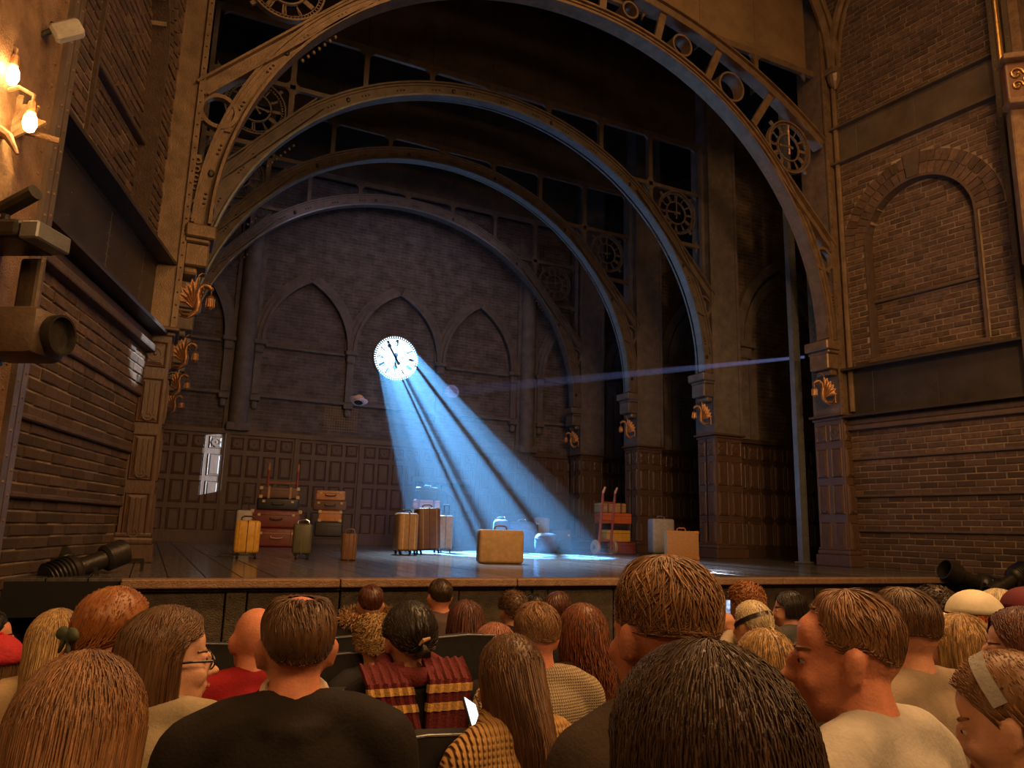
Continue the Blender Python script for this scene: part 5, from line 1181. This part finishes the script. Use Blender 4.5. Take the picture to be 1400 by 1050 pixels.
# ---- scarf and neighbours
E_, R_, T_, B_ = person('woman with clipped black hair and a burgundy and gold striped scarf', 561, 821, 2.7, 4, dict(kind='pony', L=.05, n=700, wid=.0055, vol=1.12, seed=16), 'black', (.014, .011, .012), fem=True, cloth='coat', vox=.011, htop=.146, wide=1.16)
sm = mat('scarf_burgundy', (.13, .014, .016), .85, 0, .2, 30, .4, 150); gm = mat('scarf_gold', (.6, .36, .11), .8, 0, .15, 30, .4, 150)
W = lambda *c: T_+UP+B_ @ Vector(c)
sc_ = MB(); caps(sc_, [W(.1*math.sin(a), -.04+.09*math.cos(a), -.125+.02*math.cos(a)) for a in [2*PI*k/12 for k in range(13)]], [.034]*13, 8); sc_o = remeshed(sc_, 'scarf', sm, E_, .01, 3)
ax = B_ @ Vector((1, 0, 0))
for P in ([W(-.12, -.08, -.11), W(-.115, -.165, -.15), W(-.075, -.185, -.3), W(-.03, -.19, -.6)], [W(.1, -.08, -.1), W(.1, -.17, -.15), W(.09, -.18, -.3), W(.085, -.19, -.62)]):
    strip(lerp_path(P, 0, 1, 12), .15, .02, ax).build('scarf_tail', sm, sc_o, smooth=True)
    for a in (.2, .3, .52, .62): strip(lerp_path(P, a, a+.045, 4), .156, .03, ax).build('gold_stripe', gm, sc_o, smooth=True)
b = MB(); b.tube([T_+R_ @ Vector(q) for q in ((-.01, -.127, .01), (.0, -.137, .026), (.025, -.135, .032))], [.005, .008, .005], 8); b.build('hair_clip', M['case_beige'], E_, smooth=True)
person('person with curly blond hair, left of the striped scarf', 514, 838, 3.45, 0, dict(kind='curly', L=.09, n=420, wid=.006, vol=1.08, curl=.012, seed=17), 'blond', (.03, .03, .035), vox=.014, htop=.146, fem=True)
E_, R_, T_, B_ = person('person in a black coat with a fur-trimmed hood, against the stage front', 508, 799, 4.7, -10, S(L=.05, n=200, wid=.007, seed=18), 'chestnut', (.015, .013, .012), vox=.016, htop=.135, cloth='hoodie', wide=1.1)
fr = hairmat('fur', (.3, .15, .06), (.55, .32, .14)); r = np.random.RandomState(4); n = 420; a = r.uniform(0, 2*PI, n); q = r.uniform(0, 2*PI, n); c_ = np.stack((.165*np.sin(a), -.03+.12*np.cos(a), -.115+.02*np.cos(a)), -1); dr = np.stack((np.sin(a)*np.cos(q), np.cos(a)*np.cos(q), np.sin(q)), -1)
PT = c_[:, None]+dr[:, None]*np.linspace(.01, .06, 5)[None, :, None]+r.normal(0, .004, (n, 5, 3)); V, F = ribbons(PT, np.full(n, .006), .003); hair_obj(V, F, fr, E_, B_, T_+UP, 1.0, 'fur_trim')
# ---- centre
E_, R_, T_, B_ = person('girl with very long straight brown hair and a chunky beige sweater', 698, 866, 2.12, 10, Lg(L=.46, n=900, wid=.006, vol=1.0, seed=19, K=13, slim=.35), 'brown', (.52, .31, .12), fem=True, cloth='roll', vox=.011, htop=.136, byaw=6, knit=(24, 20), nod=-8)
phone(along(648, 986, 2.3), (-.7, .5, .5), 'phone with a bright white screen beside the long-haired girl', ((.8, .85, 1), (1, 1, 1), 2.0))
person('sandy-haired man in a cream waffle-knit sweater, left of the auburn hair', 733, 823, 2.72, -6, S(L=.055, n=900, wid=.0045, vol=1.04, back=106, mess=.4, seed=20), 'sandy', (.52, .42, .28), sk='b', vox=.011, htop=.136, cloth='sweater', knit=(34, 34))
person('woman with long wavy auburn hair tied half up', 795, 825, 3.1, 6, Lg(L=.27, n=480, wid=.006, vol=1.06, wave=.9, seed=21), 'auburn', (.05, .02, .015), fem=True, vox=.014, htop=.138)
person('person with pinkish hair behind the long-haired girl', 676, 850, 3.35, 12, Lg(L=.16, n=300, wid=.007, seed=22, wave=.5), 'pink', (.03, .02, .02), fem=True, vox=.016, htop=.136)
person('person with short curly brown hair by the stage, centre', 701, 807, 4.9, 0, dict(kind='curly', L=.05, n=260, wid=.006, vol=1.06, curl=.008, seed=23), 'brown', (.03, .028, .03), vox=.016, htop=.14)
person('person with short black hair by the stage, right of the curly head', 731, 811, 5.7, 0, S(L=.05, n=200, wid=.007, seed=24), 'black', (.02, .02, .02), vox=.016, htop=.135)
person('man with brown hair turned right by the stage, near the auburn hair', 765, 808, 4.45, -60, S(L=.05, n=220, wid=.007, seed=25), 'chestnut', (.02, .02, .022), sk='b', vox=.014, htop=.135)
person('woman with wavy dark red hair in front of the stage', 637, 820, 4.0, 3, Lg(L=.2, n=320, wid=.008, vol=1.08, wave=.7, seed=26), 'chestnut', (.05, .045, .045), fem=True, vox=.016, htop=.14)
person('man with dark short hair and a mauve-grey coat against the stage front', 602, 791, 5.0, 0, S(L=.035, n=220, wid=.006, seed=27), 'darkbrown', (.09, .06, .06), sk='b', vox=.015, htop=.133, cloth='coat', collar=(.5, .33, .2))
# ---- right
person('person with bushy orange curly hair in front of the stage, right', 1018, 795, 4.7, 0, dict(kind='curly', L=.07, n=320, wid=.007, vol=1.14, curl=.012, seed=28), 'ginger', (.1, .08, .06), vox=.016, htop=.15)
E_, R_, T_, B_ = person('person with a pale bun and black cap strap, filming with a phone', 1027, 821, 3.9, 4, dict(kind='pony', L=.1, n=320, wid=.007, vol=1.03, seed=29), 'platinum', (.5, .42, .3), fem=True, vox=.0085, htop=.135, cloth='sweater', hand=dict(side=-1, elbow=(-.2, .07, -.32), wrist=(.0, .165, -.115), dir=(.0, .15, 1), n=(.1, .9, .2)))
wide_band(E_, R_, T_, 'head_strap', M['blackgloss'], 62, .02, 0, 360, 1.1)
phone(E_.location+T_+UP+B_ @ Vector((.005, .215, .0)), (.05, 0, -.7), 'phone showing the stage, held up by the person with the pale bun', ((.01, .012, .03), (.5, .65, .95), 1.6))
person('person with straight streaked brown hair, right of the tall man', 1043, 860, 2.65, 8, Lg(L=.18, n=420, wid=.007, vol=1.04, seed=30), 'streaked', (.06, .05, .04), fem=True, vox=.014, htop=.135)
person('dark-haired person turned left by the stage, behind the balding man', 1078, 807, 4.9, 55, Lg(L=.06, n=220, wid=.008, seed=31), 'black', (.06, .06, .055), fem=True, vox=.016, htop=.135)
person('person with dark wavy hair and olive top, between taupe T-shirt and white cap', 1273, 800, 3.6, 0, dict(kind='curly', L=.06, n=260, wid=.007, vol=1.05, curl=.007, seed=32), 'darkbrown', (.13, .13, .07), sk='b', vox=.015, htop=.14)
person('woman with blond-streaked bob, in front of the white cap', 1308, 839, 2.75, 14, Lg(L=.13, n=480, wid=.0065, vol=1.07, seed=33), 'streaked', (.3, .3, .25), fem=True, vox=.014, htop=.139)
E_, R_, T_, B_ = person('person with bright red hair under a white cap', 1326, 806, 3.25, 35, Lg(L=.24, n=360, wid=.008, seed=34, wave=.4), 'red', (.35, .34, .26), fem=True, vox=.015, htop=.142)
cap_hat(E_, R_, T_, mat('cap_white', (.75, .68, .52), .8))
person('person with white-blond short hair, right of the white cap', 1361, 805, 3.95, 10, Lg(L=.1, n=300, wid=.008, vol=1.05, seed=35), 'platinum', (.6, .5, .34), fem=True, vox=.016, htop=.138)
E_, R_, T_, B_ = person('person in a burgundy cap at the right edge', 1398, 802, 3.5, 10, S(L=.05, n=160, wid=.008, seed=36), 'chestnut', (.05, .03, .03), vox=.016, htop=.142)
cap_hat(E_, R_, T_, mat('cap_burgundy', (.13, .015, .025), .8))
person('dark-haired woman in profile facing left at the right edge', 1392, 830, 2.3, 40, Lg(L=.2, n=420, wid=.007, vol=1.05, seed=37), 'chestnut', (.03, .02, .02), sk='d', fem=True, vox=.009, htop=.137)
# empty seats that show between the people
for k, (px_, py_, d_) in enumerate(((478, 893, 3.35), (640, 868, 3.2), (452, 945, 2.5), (262, 880, 3.1), (585, 1006, 1.95), (505, 868, 4.0))):
    p_ = along(px_, py_, d_); s_ = copy_tree(SEAT); s_.location = (p_.x, p_.y+.27, p_.z+.35); s_.rotation_euler = (0, 0, 0)
    tag(s_, ('empty black seat left of the striped scarf', 'empty black seat behind the dark red hair', 'empty black seat right of the dark jacket', 'empty black seat by the bald man', 'empty black seat left of the chunky beige sweater', 'empty black seat before the fur-trimmed hood')[k], 'seat', 'black theatre seats in the stalls')
bake()
